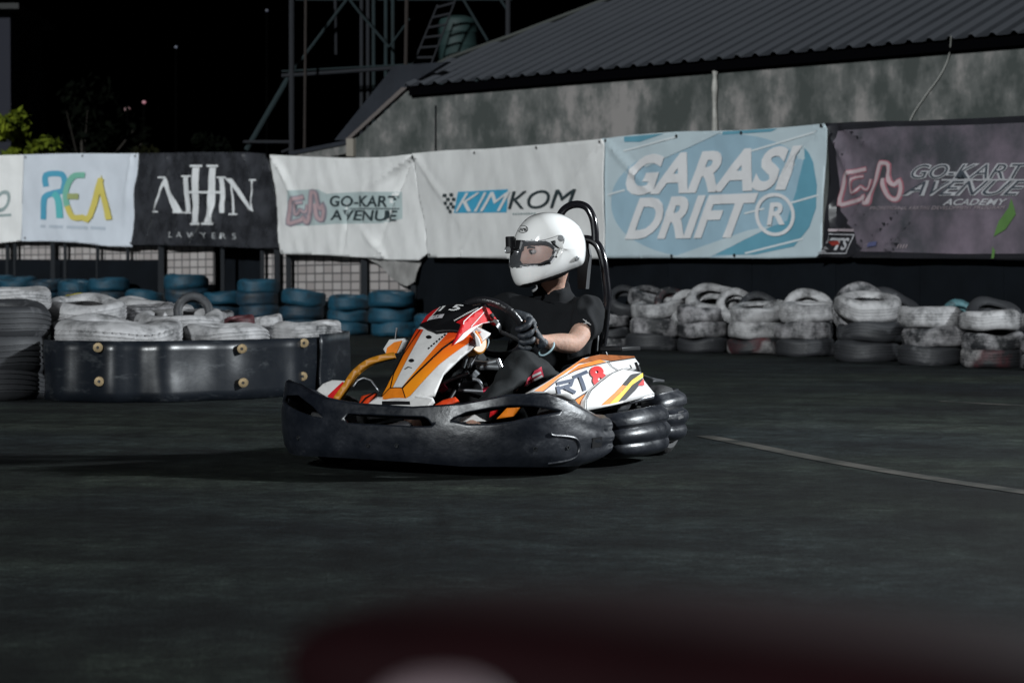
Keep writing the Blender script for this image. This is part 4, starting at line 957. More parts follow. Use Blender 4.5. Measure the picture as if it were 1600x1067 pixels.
bm = bmesh.new(); cyl(bm, K(-.52, -.3, .2), K(-.52, 0, .2), .05); obj('exhaust', bm, M_pipe, kart)
def wheel(u, v, r, wd, sv):
    w0 = obj('wheel', (lambda b: (cyl(b, K(u, v - .03, r), K(u, v + .03, r), .035), b)[1])(bmesh.new()), M_frame, kart)
    Mx = Matrix.Translation(K(u, v, r + .002)) @ KV.to_track_quat('Z', 'Y').to_matrix().to_4x4()
    h = wd / 2; bm = bmesh.new()
    lathe(bm, [(r * .5, -h * .8), (r * .58, -h * .95), (r * .8, -h), (r * .95, -h * .85), (r, -h * .6), (r, h * .6), (r * .95, h * .85), (r * .8, h), (r * .58, h * .95), (r * .5, h * .8)], Mx, 48); obj('tyre', bm, M_rubber, w0)
    bm = bmesh.new(); lathe(bm, [(0, -.01), (r * .3, -.01), (r * .36, .0), (r * .46, h * .5), (r * .5, h * .78), (r * .53, h * .8), (r * .53, -h * .8), (r * .46, -h * .7), (r * .3, -.02), (0, -.02)], Mx, 32); obj('rim', bm, M_pipe, w0)
wheel(.42, .46, .125, .12, 1); wheel(.42, -.46, .125, .12, -1); wheel(-.47, .41, .135, .19, 1); wheel(-.47, -.41, .135, .19, -1)

# front fairing
def gradmat(name, c0, c1, z0, z1):
    m = mat(name, c0, .28, coat=.5); n = m.node_tree.nodes; l = m.node_tree.links; b = n['Principled BSDF']
    tc = n.new('ShaderNodeTexCoord'); sp = n.new('ShaderNodeSeparateXYZ'); l.new(tc.outputs['Object'], sp.inputs[0])
    mr = n.new('ShaderNodeMapRange'); mr.inputs[1].default_value = z0; mr.inputs[2].default_value = z1; l.new(sp.outputs[2], mr.inputs[0])
    mx = n.new('ShaderNodeMix'); mx.data_type = 'RGBA'; l.new(mr.outputs[0], mx.inputs[0]); mx.inputs[6].default_value = (*c0, 1); mx.inputs[7].default_value = (*c1, 1); l.new(mx.outputs[2], b.inputs['Base Color'])
    return m
M_og = gradmat('orange to red printed sticker', (.80, .26, .012), (.62, .035, .01), .33, .50)
b0 = K(.72, -.02, .27); k0 = K(.42, -.02, .527)
S1 = Surf(b0, KV, k0 - b0, lambda a, b: -2.4 * a * a - .10 * (b - .2) ** 2)
g = .02
fair = decal('front_fairing', S1, [Z1((568, 588), (605, 522), (640, 450), (700, 325), (755, 205), (900, 190), (1060, 190), (1125, 190), (1100, 222), (985, 350), (900, 450), (850, 558), (735, 600), (710, 605), (600, 602))], M_white, kart, off=0, ga=g, gb=g, thick=.012)
D = lambda name, S, poly, m, off=.002, par=None: decal(name, S, [poly] if not isinstance(poly[0], list) else poly, m, par or fair, off=off, ga=g, gb=g)
D('sticker', S1, Z1((568, 588), (605, 522), (640, 450), (700, 325), (752, 212), (800, 238), (720, 390), (640, 545), (625, 545)), M_og)
D('sticker', S1, Z1((690, 553), (810, 410), (930, 262), (1020, 236), (1085, 205), (1040, 262), (880, 420), (735, 588), (711, 604)), M_og)
D('sticker', S1, Z1((568, 588), (625, 545), (695, 555), (711, 604), (600, 602)), M_orange, .003)
D('sticker_edge', S1, ribbon(Z1((628, 548), (642, 462), (690, 360), (782, 232)), 1.8), M_ink, .004)
D('sticker_edge', S1, ribbon(Z1((695, 555), (820, 430), (905, 340), (1010, 245)), 2.2), M_ink, .004)
D('sticker_edge', S1, ribbon(Z1((570, 586), (625, 546), (695, 555), (710, 604)), 1.3), M_ink, .005)
D('sticker_edge', S1, ribbon(Z1((568, 586), (605, 522), (640, 450), (700, 325), (755, 210)), 1.6), M_ink, .003)
for cx, cy in ((833, 291), (742, 412)):
    D('bolt_hole', S1, Z1(*[(cx + 15 * math.cos(k * .524), cy + 9 * math.sin(k * .524)) for k in range(12)]), M_ink, .005)
for q_ in range(7): a_ = 829 + q_ * 13.5; D('small_print', S1, ribbon(Z1((a_, 354 - q_ * 12.5), (a_ + 9, 345.5 - q_ * 12.5)), 1.5), M_ink, .004)
D('small_mark', S1, ribbon(Z1((705, 455), (725, 445), (745, 452)), 1), M_ink, .004)
# number panel
S2 = Surf(k0, KV, K(.30, -.02, .592) - k0, lambda a, b: -2.0 * a * a - .6 * max(0, b - .08) ** 2)
npan = decal('number_panel', S2, [Z4((160, 292), (180, 270), (222, 212), (300, 176), (440, 160), (600, 168), (650, 182), (640, 200), (505, 310), (500, 338), (400, 355), (290, 376), (220, 345))], M_ink, kart, off=0, ga=g, gb=g, thick=.010)
D('stripe', S2, Z4((176, 287), (212, 222), (262, 192), (325, 178), (225, 287)), M_red, .002, npan)
D('stripe', S2, ribbon(Z4((228, 287), (328, 178)), 1.6), M_white, .003, npan)
D('stripe', S2, Z4((445, 300), (620, 176), (655, 188), (505, 308)), M_red, .002, npan)
D('stripe', S2, ribbon(Z4((432, 294), (612, 174)), 1.6), M_white, .003, npan)
wn = mat('white number vinyl', (.75, .75, .75), .4)
D('number', S2, Z4((310, 220), (345, 188), (336, 188), (345, 179), (371, 179), (330, 220)), wn, .003, npan)
text('number', S2, '5', *Z4((388, 224), (478, 224), (420, 177)), wn, npan, off=.003, bold=.02, shear=.2, ga=g, gb=g)
D('label_sticker', S2, Z4((226, 284), (248, 252), (362, 250), (345, 280)), mat('pale label', (.5, .48, .5), .4), .003, npan)
text('label_number', S2, '15', *Z4((270, 276), (318, 276), (282, 257)), M_ink, npan, off=.004, shear=.3)
# near flank of the fairing
S3 = Surf(K(.36, .105, .54), -KU, KZ - KV * .45, lambda a, b: .0)
fl = decal('fairing_flank', S3, [Z4((498, 338), (505, 305), (655, 186), (700, 205), (735, 255), (768, 300), (755, 330), (725, 305), (650, 316), (590, 360), (545, 400), (500, 440), (430, 480))], M_red, kart, off=0, ga=g, gb=g, thick=.012)
D('flank_stripe', S3, ribbon(Z4((560, 345), (610, 290), (660, 232)), 1.2), M_white, .002, fl)
D('flank_stripe', S3, ribbon(Z4((503, 325), (506, 303), (575, 240), (650, 192)), 1.2), M_white, .002, fl)
D('flank_stripe', S3, Z4((430, 478), (500, 395), (560, 352), (640, 318), (720, 300), (740, 282), (768, 300), (755, 328), (725, 307), (650, 318), (595, 352), (545, 398), (500, 440)), M_white, .003, fl)
bm = bmesh.new(); cyl(bm, S3.px(*Z4((716, 262))[0], -.01), S3.px(*Z4((716, 262))[0], .008), .009, 16); obj('fastener', bm, M_ink, fl)
# nose cone
S4 = Surf(K(.755, 0, .215), KV, KZ - KU * .9, lambda a, b: -.5 * a * a)
nose = decal('nose_piece', S4, [Z1((495, 650), (510, 625), (560, 592), (600, 598), (711, 604), (745, 590), (850, 598), (855, 606), (815, 650), (800, 690), (500, 690))], M_white, kart, off=0, ga=g, gb=g, thick=.02)
D('nose_slot', S4, Z1((588, 620), (735, 625), (737, 642), (588, 642)), M_ink, .002, nose)
for pts, m in ((((458, 634), (474, 582), (556, 572), (528, 600), (500, 634)), M_ored), (((850, 648), (905, 610), (965, 588), (982, 604), (905, 642)), M_ored)):
    decal('nose_wing', S4, [Z1(*pts)], m, kart, off=.004, ga=g, gb=g, thick=.012)
D('wing_edge', S4, ribbon(Z1((470, 632), (500, 600), (556, 574)), 2.2), M_ink, .008, nose)
# far fender pieces
S5 = Surf(K(.5, -.34, .25), KV, KZ - KU * .4, lambda a, b: -1.0 * a * a)
fd = decal('fender', S5, [Z1((222, 550), (262, 520), (320, 506), (390, 514), (400, 530), (340, 612), (290, 592))], M_white, kart, off=0, ga=g, gb=g, thick=.02)
decal('fender_trim', S5, [Z1((296, 590), (385, 520), (395, 530), (352, 612), (320, 610))], M_red, fd, off=.003, ga=g, gb=g)
decal('fender_arch', S5, ribbon(Z1((350, 614), (402, 548), (448, 482), (520, 425), (600, 394), (652, 378)), 8, 5), mat('amber bodywork', (.50, .20, .010), .5, coat=.0, var=.3, vscale=10), kart, off=.012, ga=g, gb=g, thick=.02)
decal('fender_stay', S5, ribbon(Z1((438, 545), (462, 512), (495, 500), (530, 512), (568, 568)), 2.4), M_pipe, kart, off=.0, ga=g, gb=g, thick=.01)
decal('far_pod', Surf(K(.15, -.42, .4), KV, KZ, None), [Z1((596, 352), (628, 302), (700, 296), (705, 310), (672, 372), (612, 378))], M_white, kart, off=0, ga=g, gb=g, thick=.03)
decal('far_pod_sticker', Surf(K(.15, -.42, .4), KV, KZ, None), [Z1((612, 376), (618, 345), (655, 316), (698, 306), (668, 372))], M_orange, kart, off=.004, ga=g, gb=g)
bm = bmesh.new(); tube(bm, [P(618, 530, 8.0), P(620, 512, 8.0)], .004, 8, 0); obj('aerial', bm, M_steel, kart)
# side pod
S6 = Surf(K(-.05, .50, .20), -KU, KZ - KV * .42, lambda a, b: .02 * math.sin(min(1, max(0, b / .22)) * math.pi))
pod = decal('side_pod', S6, [Z2((330, 510), (480, 412), (645, 306), (750, 282), (945, 296), (968, 345), (950, 372), (880, 372), (830, 388), (760, 440), (690, 505), (672, 628), (640, 618), (585, 560), (520, 530), (400, 515))], M_white, kart, off=0, ga=g, gb=g, thick=.05)
Dp = lambda name, poly, m, off=.002: D(name, S6, poly, m, off, pod)
Dp('pod_stripe', Z2((330, 512), (480, 414), (645, 307), (668, 312), (610, 345), (480, 430), (385, 513)), M_orange)
Dp('pod_stripe', Z2((530, 408), (610, 352), (740, 316), (775, 330), (700, 350), (600, 385)), M_orange)
Dp('pod_stripe', Z2((600, 340), (690, 296), (750, 284), (945, 296), (950, 306), (800, 326), (745, 316), (650, 338)), mat('burnt orange sticker', (.35, .10, .02), .35, coat=.3, var=.5, vscale=12), .003)
Dp('pod_edge', ribbon(Z2((385, 514), (480, 440), (600, 378), (780, 334), (950, 306)), 1.2), M_ink, .004)
Dp('pod_edge', ribbon(Z2((784, 334), (800, 365), (830, 386)), 1), M_ink, .004)
Dp('pod_wedge', Z2((583, 560), (640, 525), (686, 502), (672, 628), (640, 618)), M_orange, .003)
Dp('pod_edge', ribbon(Z2((580, 560), (640, 522), (690, 500), (760, 438)), 1.6), M_ink, .004)
slate = mat('slate blue lettering', (.045, .06, .10), .35, coat=.3)
Dp('lettering', ribbon(Z2((462, 470), (556, 448), (545, 478), (478, 497)), 5.2), slate, .004)
Dp('lettering', ribbon(Z2((480, 530), (466, 484)), 5.2), slate, .0045)
Dp('lettering', ribbon(Z2((508, 492), (576, 522)), 5.2), slate, .005)
Dp('lettering', ribbon(Z2((562, 432), (650, 395)), 5.6), slate, .004)
Dp('lettering', ribbon(Z2((598, 420), (632, 510)), 5.6), slate, .0045)
text('red_lettering', S6, '8', *Z2((688, 496), (770, 462), (650, 380)), M_red, pod, off=.005, bold=.05, shear=0, ga=g, gb=g)
S7 = Surf(K(-.28, .535, .21), -KU, KZ - KV * .3, lambda a, b: .012 * math.cos(a * 6))
p2 = decal('rear_pod', S7, [Z2((676, 610), (680, 545), (712, 490), (770, 438), (832, 388), (880, 370), (985, 392), (1000, 440), (1062, 520), (1000, 540), (860, 575))], M_white, kart, off=0, ga=g, gb=g, thick=.04)
Dr = lambda poly, m, off=.002: D('rear_pod_stripe', S7, poly, m, off, p2)
Dr(Z2((775, 578), (850, 505), (885, 462), (905, 470), (825, 570)), M_orange)
Dr(Z2((820, 572), (880, 505), (935, 435), (990, 396), (992, 420), (935, 465), (866, 562)), M_yel, .003)
Dr(Z2((864, 562), (935, 466), (992, 424), (985, 450), (950, 500), (905, 550)), M_ink, .004)
Dr(Z2((885, 462), (930, 402), (985, 394), (930, 438), (905, 468)), M_ink, .0045)
Dr(Z2((962, 470), (992, 432), (998, 470)), M_red, .005)
D('rear_pod_edge', S7, ribbon(Z2((678, 610), (682, 545), (712, 490), (770, 438), (832, 388), (880, 370)), 1.2), M_ink, .005, p2)
bm = bmesh.new()
tube(bm, [P(*Z2((640, 622))[0], 7.98), P(*Z2((690, 612))[0], 7.98), P(*Z2((1062, 530))[0], 8.2)], .012, 10, 3); obj('pod_rail', bm, M_pipe, kart)
for a, b in (((985, 400), (1064, 528)), ((965, 330), (990, 400))):
    bm = bmesh.new(); tube(bm, [P(*Z2(a)[0], 8.22), P(*Z2(b)[0], 8.2)], .006, 8, 0); obj('pod_stay', bm, M_frame, kart)
bm = bmesh.new(); tube(bm, [P(*q, 8.45) for q in Z2((990, 400), (1060, 425), (1135, 440))], .005, 8, 3); tube(bm, [P(*q, 8.45) for q in Z2((1135, 440), (1080, 440), (1030, 460))], .005, 8, 3); obj('bumper_wire', bm, M_pipe, kart)
bm = bmesh.new(); kbox(bm, (-.42, .30, .405), (-.24, .40, .425)); bevel(obj('tank_lid', bm, M_ink, kart), .006, 2)
bm = bmesh.new(); kbox(bm, (-.40, .22, .16), (-.05, .42, .36)); bevel(obj('fuel_tank', bm, M_black, kart), .03, 3)
# inner parts visible through the bumper opening
S8 = Surf(K(.55, .32, .2), KV, KZ, None)
decal('pod_front', S8, [Z4((450, 1064), (560, 990), (620, 1030), (672, 1058))], M_white, kart, off=0, ga=g, gb=g, thick=.02)
decal('pod_front', S8, [Z4((755, 1040), (860, 930), (945, 935), (880, 1020))], M_orange, kart, off=.0, ga=g, gb=g, thick=.02)
decal('pod_front', S8, [Z4((700, 1030), (715, 950), (770, 935), (740, 1000))], M_red, kart, off=.0, ga=g, gb=g, thick=.02)
# cockpit metalwork
YY = 7.85
def rod(name, pts, r, m, z=YY, sm=3): bm = bmesh.new(); tube(bm, [P(*q, z) for q in Z4(*pts)], r, 10, sm); return obj(name, bm, m, kart)
rod('tie_rod', [(280, 850), (345, 800), (370, 758), (545, 690)], .0075, M_pipe)
rod('tie_rod', [(365, 820), (520, 824), (665, 832)], .007, M_pipe)
rod('rod_end', [(325, 830), (370, 790)], .017, mat('anodised red', (.25, .01, .03), .3, metal=.7), YY - .01, 0)
rod('rod_end', [(655, 835), (705, 822)], .014, mat('anodised red', (.25, .01, .03), .3, metal=.7), YY - .01, 0)
bm = bmesh.new(); c = P(*Z4((560, 825))[0], YY + .06); Mx = Matrix.Translation(c) @ (KV * .9 + KU * .5).normalized().to_track_quat('Z', 'Y').to_matrix().to_4x4()
lathe(bm, [(0, 0), (.07, 0), (.072, .005), (.07, .01), (0, .01)], Mx, 40); obj('brake_disc', bm, mat('dark disc steel', (.10, .105, .11), .35, metal=.8), kart)
rod('brake_line', [(575, 738), (620, 750), (650, 800), (655, 835)], .006, M_pipe, YY, 4)
rod('steering_link', [(590, 612), (690, 618), (770, 600)], .010, mat('grey casting', (.16, .17, .18), .45, metal=.6), YY + .05)
rod('steering_link', [(600, 650), (700, 645), (785, 650)], .012, mat('grey casting', (.16, .17, .18), .45, metal=.6), YY + .05)
rod('steering_link', [(765, 590), (790, 650)], .009, M_steel, YY + .04, 0)
rod('bracket', [(520, 520), (522, 580), (500, 650)], .008, mat('grey casting', (.16, .17, .18), .45, metal=.6), YY + .02)
rod('bracket', [(565, 575), (535, 650)], .006, M_steel, YY, 0)
rod('bracket', [(575, 690), (605, 720)], .02, mat('grey casting', (.16, .17, .18), .45, metal=.6), YY + .03, 0)
bm = bmesh.new(); cyl(bm, P(*Z4((515, 480))[0], YY + .05), P(*Z4((620, 455))[0], YY + .0), .046); o = bevel(obj('fluid_bottle', bm, mat('amber plastic', (.42, .17, .02), .35), kart), .008)
rod('bottle_strap', [(570, 385), (610, 440), (622, 490)], .010, M_white, YY - .05)
rod('bottle_strap', [(590, 380), (625, 440), (632, 470)], .009, M_orange, YY - .045)
rod('wheel_clamp', [(625, 385), (640, 370)], .010, M_steel, YY + .05, 0)
rod('control_box', [(660, 390), (672, 415)], .012, M_steel, YY + .05, 0)
# steering wheel
wc = K(.2, .07, .5); wn_ = (-KU * .8 + KZ * .6).normalized(); wa = KV; wb_ = (KZ * .8 + KU * .6).normalized(); WR = .128
stw = obj('steering_wheel', (lambda b: (tube(b, [wc + (wa * math.cos(2 * math.pi * k / 64) + wb_ * math.sin(2 * math.pi * k / 64)) * WR for k in range(64)], .0145, 12, 0, True), b)[1])(bmesh.new()), mat('black grip', (.012, .012, .014), .3, bump=.3, bscale=90), kart)
bm = bmesh.new()
for a in (90, 210, 330): q = R(a); tube(bm, [wc, wc + (wa * math.cos(q) + wb_ * math.sin(q)) * WR], .008, 8, 0)
cyl(bm, wc - wn_ * .012, wc + wn_ * .012, .035); obj('spokes', bm, M_frame, stw)
bm = bmesh.new(); tube(bm, [wc - wn_ * .01, K(.55, .02, .16)], .011, 10, 0); obj('steering_column', bm, M_frame, kart)
# seat
bm = bmesh.new(); rows = []
sp = [Vector(p) for p in ((.04, 0, .115), (-.06, 0, .085), (-.20, 0, .085), (-.32, 0, .14), (-.39, 0, .28), (-.43, 0, .44), (-.45, 0, .53))]
sp = smoothpath(sp, 5); wid = [.15, .185, .19, .19, .185, .18, .15]
for i, p in enumerate(sp):
    x = i / 5; wdt = lerp_tab(list(enumerate(wid)), x)[0]; d = (sp[min(i + 1, len(sp) - 1)] - sp[max(i - 1, 0)]).normalized(); nrm = Vector((-d.z, 0, d.x)); nrm = nrm if nrm.z + nrm.x > 0 else -nrm
    row = []
    for k in range(17):
        t = -1 + k / 8; lift = .11 * abs(t) ** 4
        q = p + nrm * lift; row.append(bm.verts.new(K(q.x, .085 + wdt * t, q.z)))
    rows.append(row)
for a, b in zip(rows, rows[1:]):
    for k in range(16): bm.faces.new((a[k], a[k + 1], b[k + 1], b[k]))
solid(obj('seat', bm, mat('black seat shell', (.010, .011, .013), .35), kart), .012, -1)
# roll hoop and headrest
RB = Surf(K(-.44, .1, .5), KV, KZ, None)
hoop = [RB.px(*p) for p in Z3((700, 430), (712, 385), (745, 362), (830, 357), (895, 368), (945, 412), (982, 515), (1000, 650), (1014, 800), (1004, 900), (990, 1070), (972, 1180), (960, 1290))]
bm = bmesh.new(); tube(bm, hoop, .0165, 14, 6); rh = obj('roll_hoop', bm, M_gloss, kart)
lb = [RB.px(*p) for p in Z3((700, 430), (690, 600), (680, 900), (670, 1250))]; bm = bmesh.new(); tube(bm, lb, .0165, 14, 4); obj('hoop_leg', bm, M_gloss, rh)
loop = [RB.px(*p) for p in Z3((640, 360), (640, 250), (662, 165), (715, 112), (790, 94), (858, 118), (900, 190), (918, 280), (922, 372))]
bm = bmesh.new(); tube(bm, loop, .0150, 14, 6); obj('head_loop', bm, M_gloss, rh)
S9 = Surf(K(-.42, .1, .6), KV, KZ, None)
decal('head_pad', S9, [Z3((775, 360), (845, 362), (872, 480), (862, 600), (850, 735), (790, 735))], mat('grey black pad', (.022, .023, .026), .55), rh, off=0, ga=0, gb=0, thick=.03, smooth=False)
bm = bmesh.new(); tube(bm, [RB.px(*Z2((760, 185))[0], .03), RB.px(*Z2((735, 215))[0], .03), RB.px(*Z2((715, 250))[0], .03)], .007, 8, 3); obj('hoop_stay', bm, M_steel, rh)
bm = bmesh.new(); tube(bm, [RB.px(*Z3((965, 1160))[0]), K(-.5, .32, .12)], .014, 10, 0); obj('hoop_foot', bm, M_gloss, rh)

# ================================================================== driver
drv = thing('person', K(-.2, .09, .09), 'driver in white full face helmet and black shirt steering the orange kart', 'person', rz=KROT)
Kk = lambda d: {k: (K(*v[0]), *v[1:]) for k, v in d.items()}
# hand geometry round the rim
def rim(deg, rad=0, nn=0): q = R(deg); return wc + (wa * math.cos(q) + wb_ * math.sin(q)) * (WR + rad) + wn_ * nn
def hand(pref, wrist, deg, side):
    nd, ed = {}, []
    palm = rim(deg, .022, .022)
    nd[pref + 'palm'] = (wrist.lerp(palm, .62), .030, .020); ed.append((pref + 'wrist', pref + 'palm'))
    for f, (dd, r, ln) in enumerate(((22, .0095, 1.0), (9, .0100, 1.08), (-4, .0096, 1.0), (-17, .0085, .85))):
        a = deg + dd * side
        k = [rim(a, .030, .020), rim(a, .034, -.008), rim(a, .016, -.030 * ln), rim(a, -.012, -.027 * ln)]
        prev = pref + 'palm'
        for j, p in enumerate(k):
            nm = '%sf%d%d' % (pref, f, j); nd[nm] = (p, r * (1.15, 1.05, 1, .85)[j], r * (1.1, 1, .95, .8)[j]); ed.append((prev, nm)); prev = nm
    prev = pref + 'palm'
    for j, p in enumerate([rim(deg + 26 * side, .012, .034), rim(deg + 40 * side, -.012, .026), rim(deg + 50 * side, -.022, .006)]):
        nm = '%st%d' % (pref, j); nd[nm] = (p, (.013, .011, .009)[j]); ed.append((prev, nm)); prev = nm
    return nd, ed
WL, WRr = K(.125, .232, .452), K(.10, -.055, .455)
body = Kk({'pelvis': ((-.22, .085, .17), .115, .09), 'waist': ((-.275, .085, .29), .115, .08), 'chest': ((-.30, .085, .43), .135, .09), 'upper': ((-.285, .09, .53), .09, .07), 'neck': ((-.225, .115, .645), .043),
    'jaw': ((-.205, .125, .70), .062), 'head': ((-.195, .13, .785), .088), 'crown': ((-.20, .13, .85), .065),
    'shL': ((-.265, .245, .560), .044), 'upL': ((-.16, .280, .50), .044), 'elL': ((-.055, .285, .438), .041), 'faL': ((.03, .262, .445), .038), 'f2L': ((.085, .247, .449), .029), 'shR': ((-.265, -.07, .560), .044), 'upR': ((-.15, -.12, .50), .044), 'elR': ((-.04, -.135, .432), .040), 'faR': ((.03, -.10, .445), .034),
    'hipL': ((-.13, .17, .165), .085), 'thL': ((.06, .19, .29), .07), 'knL': ((.215, .20, .372), .045), 'caL': ((.33, .19, .27), .038), 'anL': ((.58, .17, .13), .034), 'toL': ((.68, .16, .13), .032),
    'hipR': ((-.13, 0, .165), .085), 'thR': ((.06, -.02, .29), .07), 'knR': ((.235, -.03, .385), .052), 'caR': ((.36, -.04, .29), .05), 'anR': ((.58, -.08, .13), .034), 'toR': ((.68, -.08, .13), .032)})
body['Lwrist'] = (WL, .025, .023); body['Rwrist'] = (WRr, .025, .023)
BE = [('pelvis', 'waist'), ('waist', 'chest'), ('chest', 'upper'), ('upper', 'neck'), ('neck', 'jaw'), ('jaw', 'head'), ('head', 'crown'), ('upper', 'shL'), ('shL', 'upL'), ('upL', 'elL'), ('elL', 'faL'), ('faL', 'f2L'), ('f2L', 'Lwrist'),
      ('upper', 'shR'), ('shR', 'upR'), ('upR', 'elR'), ('elR', 'faR'), ('faR', 'Rwrist'), ('pelvis', 'hipL'), ('hipL', 'thL'), ('thL', 'knL'), ('knL', 'caL'), ('caL', 'anL'), ('anL', 'toL'), ('pelvis', 'hipR'), ('hipR', 'thR'), ('thR', 'knR'), ('knR', 'caR'), ('caR', 'anR'), ('anR', 'toR')]
for pref, wr_, dg, sd in (('L', WL, -14, 1), ('R', WRr, 188, -1)):
    nd, ed = hand(pref, wr_, dg, sd)
    gl = {pref + 'wrist': (wr_, .031, .028)}; cuff = wr_ + (wr_ - nd[pref + 'palm'][0]).normalized() * .03; gl['cuff'] = (cuff, .034, .031)
    for k, v in nd.items(): body[k] = v; gl[k] = (v[0], v[1] + .0035, (v[2] if len(v) > 2 else v[1]) + .0035)
    BE += ed
    gm = skin('glove', gl, ed + [('cuff', pref + 'wrist')], M_glove, drv, 2, pref + 'palm')
    d = (wr_ - nd[pref + 'palm'][0]).normalized(); x = d.orthogonal().normalized(); y = d.cross(x)
    bm = bmesh.new(); tube(bm, [cuff + d * .012 + x * .034 * math.cos(q * math.pi / 12) + y * .034 * math.sin(q * math.pi / 12) for q in range(24)], .0035, 8, 0, True)
    obj('cuff_trim', bm, mat('pale teal piping', (.30, .42, .46), .6), gm)
skin('body', body, BE, M_skin, drv, 2, 'pelvis')
sh = Kk({'waist': ((-.265, .085, .24), .15, .12), 'chest': ((-.295, .088, .41), .185, .135), 'upper': ((-.28, .09, .545), .158, .118), 'col': ((-.25, .10, .615), .108, .084), 'col2': ((-.240, .108, .652), .066, .062), 'col3': ((-.236, .110, .664), .069, .065),
    'shL': ((-.262, .252, .588), .080, .076), 'slL': ((-.195, .275, .527), .070, .066), 'sl2L': ((-.115, .286, .475), .066, .064), 'shR': ((-.262, -.082, .588), .080, .076), 'slR': ((-.195, -.105, .527), .068, .064), 'sl2R': ((-.12, -.125, .482), .062, .060)})
shirt = skin('shirt', sh, [('waist', 'chest'), ('chest', 'upper'), ('upper', 'col'), ('col', 'col2'), ('col2', 'col3'), ('upper', 'shL'), ('shL', 'slL'), ('slL', 'sl2L'), ('upper', 'shR'), ('shR', 'slR'), ('slR', 'sl2R')], M_shirt, drv, 4, 'chest', .010, (1.3, 1.3, .8))
tr = Kk({'pelvis': ((-.22, .085, .19), .145, .11), 'hipL': ((-.12, .17, .175), .105), 'thL': ((.06, .192, .295), .088), 'knL': ((.215, .20, .378), .060), 'caL': ((.33, .19, .28), .052), 'anL': ((.55, .17, .14), .045),
    'hipR': ((-.12, 0, .175), .105), 'thR': ((.06, -.02, .295), .088), 'knR': ((.235, -.03, .388), .068), 'caR': ((.36, -.04, .29), .066), 'anR': ((.55, -.08, .15), .052)})
trs = skin('trousers', tr, [('pelvis', 'hipL'), ('hipL', 'thL'), ('thL', 'knL'), ('knL', 'caL'), ('caL', 'anL'), ('pelvis', 'hipR'), ('hipR', 'thR'), ('thR', 'knR'), ('knR', 'caR'), ('caR', 'anR')], M_trous, drv, 4, 'pelvis', .008, (.8, 1.4, 1.2))
for sd, v in (('L', .165), ('R', -.08)):
    skin('shoe', Kk({'a': ((.55, v, .14), .05), 'b': ((.62, v, .13), .042), 'c': ((.72, v, .135), .036)}), [('a', 'b'), ('b', 'c')], mat('black shoe', (.015, .015, .017), .5), drv, 2, 'a')
ttree = bvh(trs)
def patch(name, polys, tree_, m, parent, lift=.003, sub=3):
    bm = bmesh.new()
    for pl_ in polys: bm.faces.new([bm.verts.new((*q, 0)) for q in pl_])
    bmesh.ops.triangulate(bm, faces=bm.faces[:]); cut(bm, sub, sub)
    for v in bm.verts: c, n = hit(tree_, v.co.x, v.co.y); v.co = c + n * lift
    return obj(name, bm, m, parent)
M_tr = mat('red cloth badge', (.45, .02, .05), .7); M_tw = mat('white cloth stripe', (.6, .6, .6), .7)
patch('trouser_badge', [Z2((300, 470), (320, 420), (345, 400), (360, 375), (400, 355), (415, 410), (360, 435), (335, 450))], ttree, M_tr, trs)
patch('trouser_stripe', [Z2((345, 400), (395, 378), (399, 390), (346, 414)), Z2((345, 428), (402, 398), (408, 410), (348, 440)), Z2((308, 462), (335, 432), (338, 445), (318, 466))], ttree, M_tw, trs, .005)

# helmet
HC = P(855, 392, 8.34); FA = R(66)
hx = Vector((-math.sin(FA), -math.cos(FA), 0)); hy = Vector((math.cos(FA), -math.sin(FA), 0)); ht = R(-2)
hx, hz = (hx * math.cos(ht) + KZ * math.sin(ht)).normalized(), (KZ * math.cos(ht) - hx * math.sin(ht)).normalized()
prof = [(0, 60), (22, 55), (37, 42), (47, 25), (53, 6), (56, -7), (57.5, -20), (56, -36), (50, -51), (40, -56), (24, -53), (0, -45), (-20, -37), (-42, -29), (-53, -22), (-57, -4), (-56, 18), (-46, 40), (-25, 55)]
pv_ = [Vector((x, z, 0)) for x, z in prof]; pp = smoothpath([pv_[-1]] + pv_ + [pv_[0], pv_[1]], 8)[8:-8]
U = 1 / 408.0; W_ = 51.0; NP = len(pp); NT = 56
bm = bmesh.new(); rows = []
for j in range(NT + 1):
    a = -math.pi / 2 + math.pi * j / NT; t = math.sin(a); s_ = (1 - abs(t) ** 2.5) ** (1 / 2.5) if abs(t) < 1 else 0
    rows.append([])
    for p in pp[:-1]:
        lo_ = Vector((-4, 2, 0)); q = lo_ + (p - lo_) * s_
        nar = 1 - .10 * max(0, p.x / 57) ** 2 - .05 * max(0, -p.y / 56)
        v = bm.verts.new((q.x * 1.03, W_ * t * nar, q.y)); rows[-1].append(v)
n_ = len(rows[0])
for j in range(NT):
    for k in range(n_): 
        vs = [rows[j][k], rows[j][(k + 1) % n_], rows[j + 1][(k + 1) % n_], rows[j + 1][k]]
        bm.faces.new(vs)
bmesh.ops.remove_doubles(bm, verts=bm.verts[:], dist=1e-3)
bmesh.ops.subdivide_edges(bm, edges=bm.edges[:], cuts=1, use_grid_fill=True)
def port(c, m=0.0):
    x0 = 12 - m
    if c.x < x0: return False
    k = (1 - min(1, (c.x - x0) / 17)) ** 2
    return -19 - m + 13 * k < c.y_ < 12 + m - 11 * k
class Q: pass
def pc(f):
    c = f.calc_center_median(); q = Q(); q.x = c.x; q.y_ = c.z; return q
shell_del = []; sh_bm = bmesh.new()
faces_vis = [[v.co.copy() for v in f.verts] for f in bm.faces if port(pc(f), 5.0)]
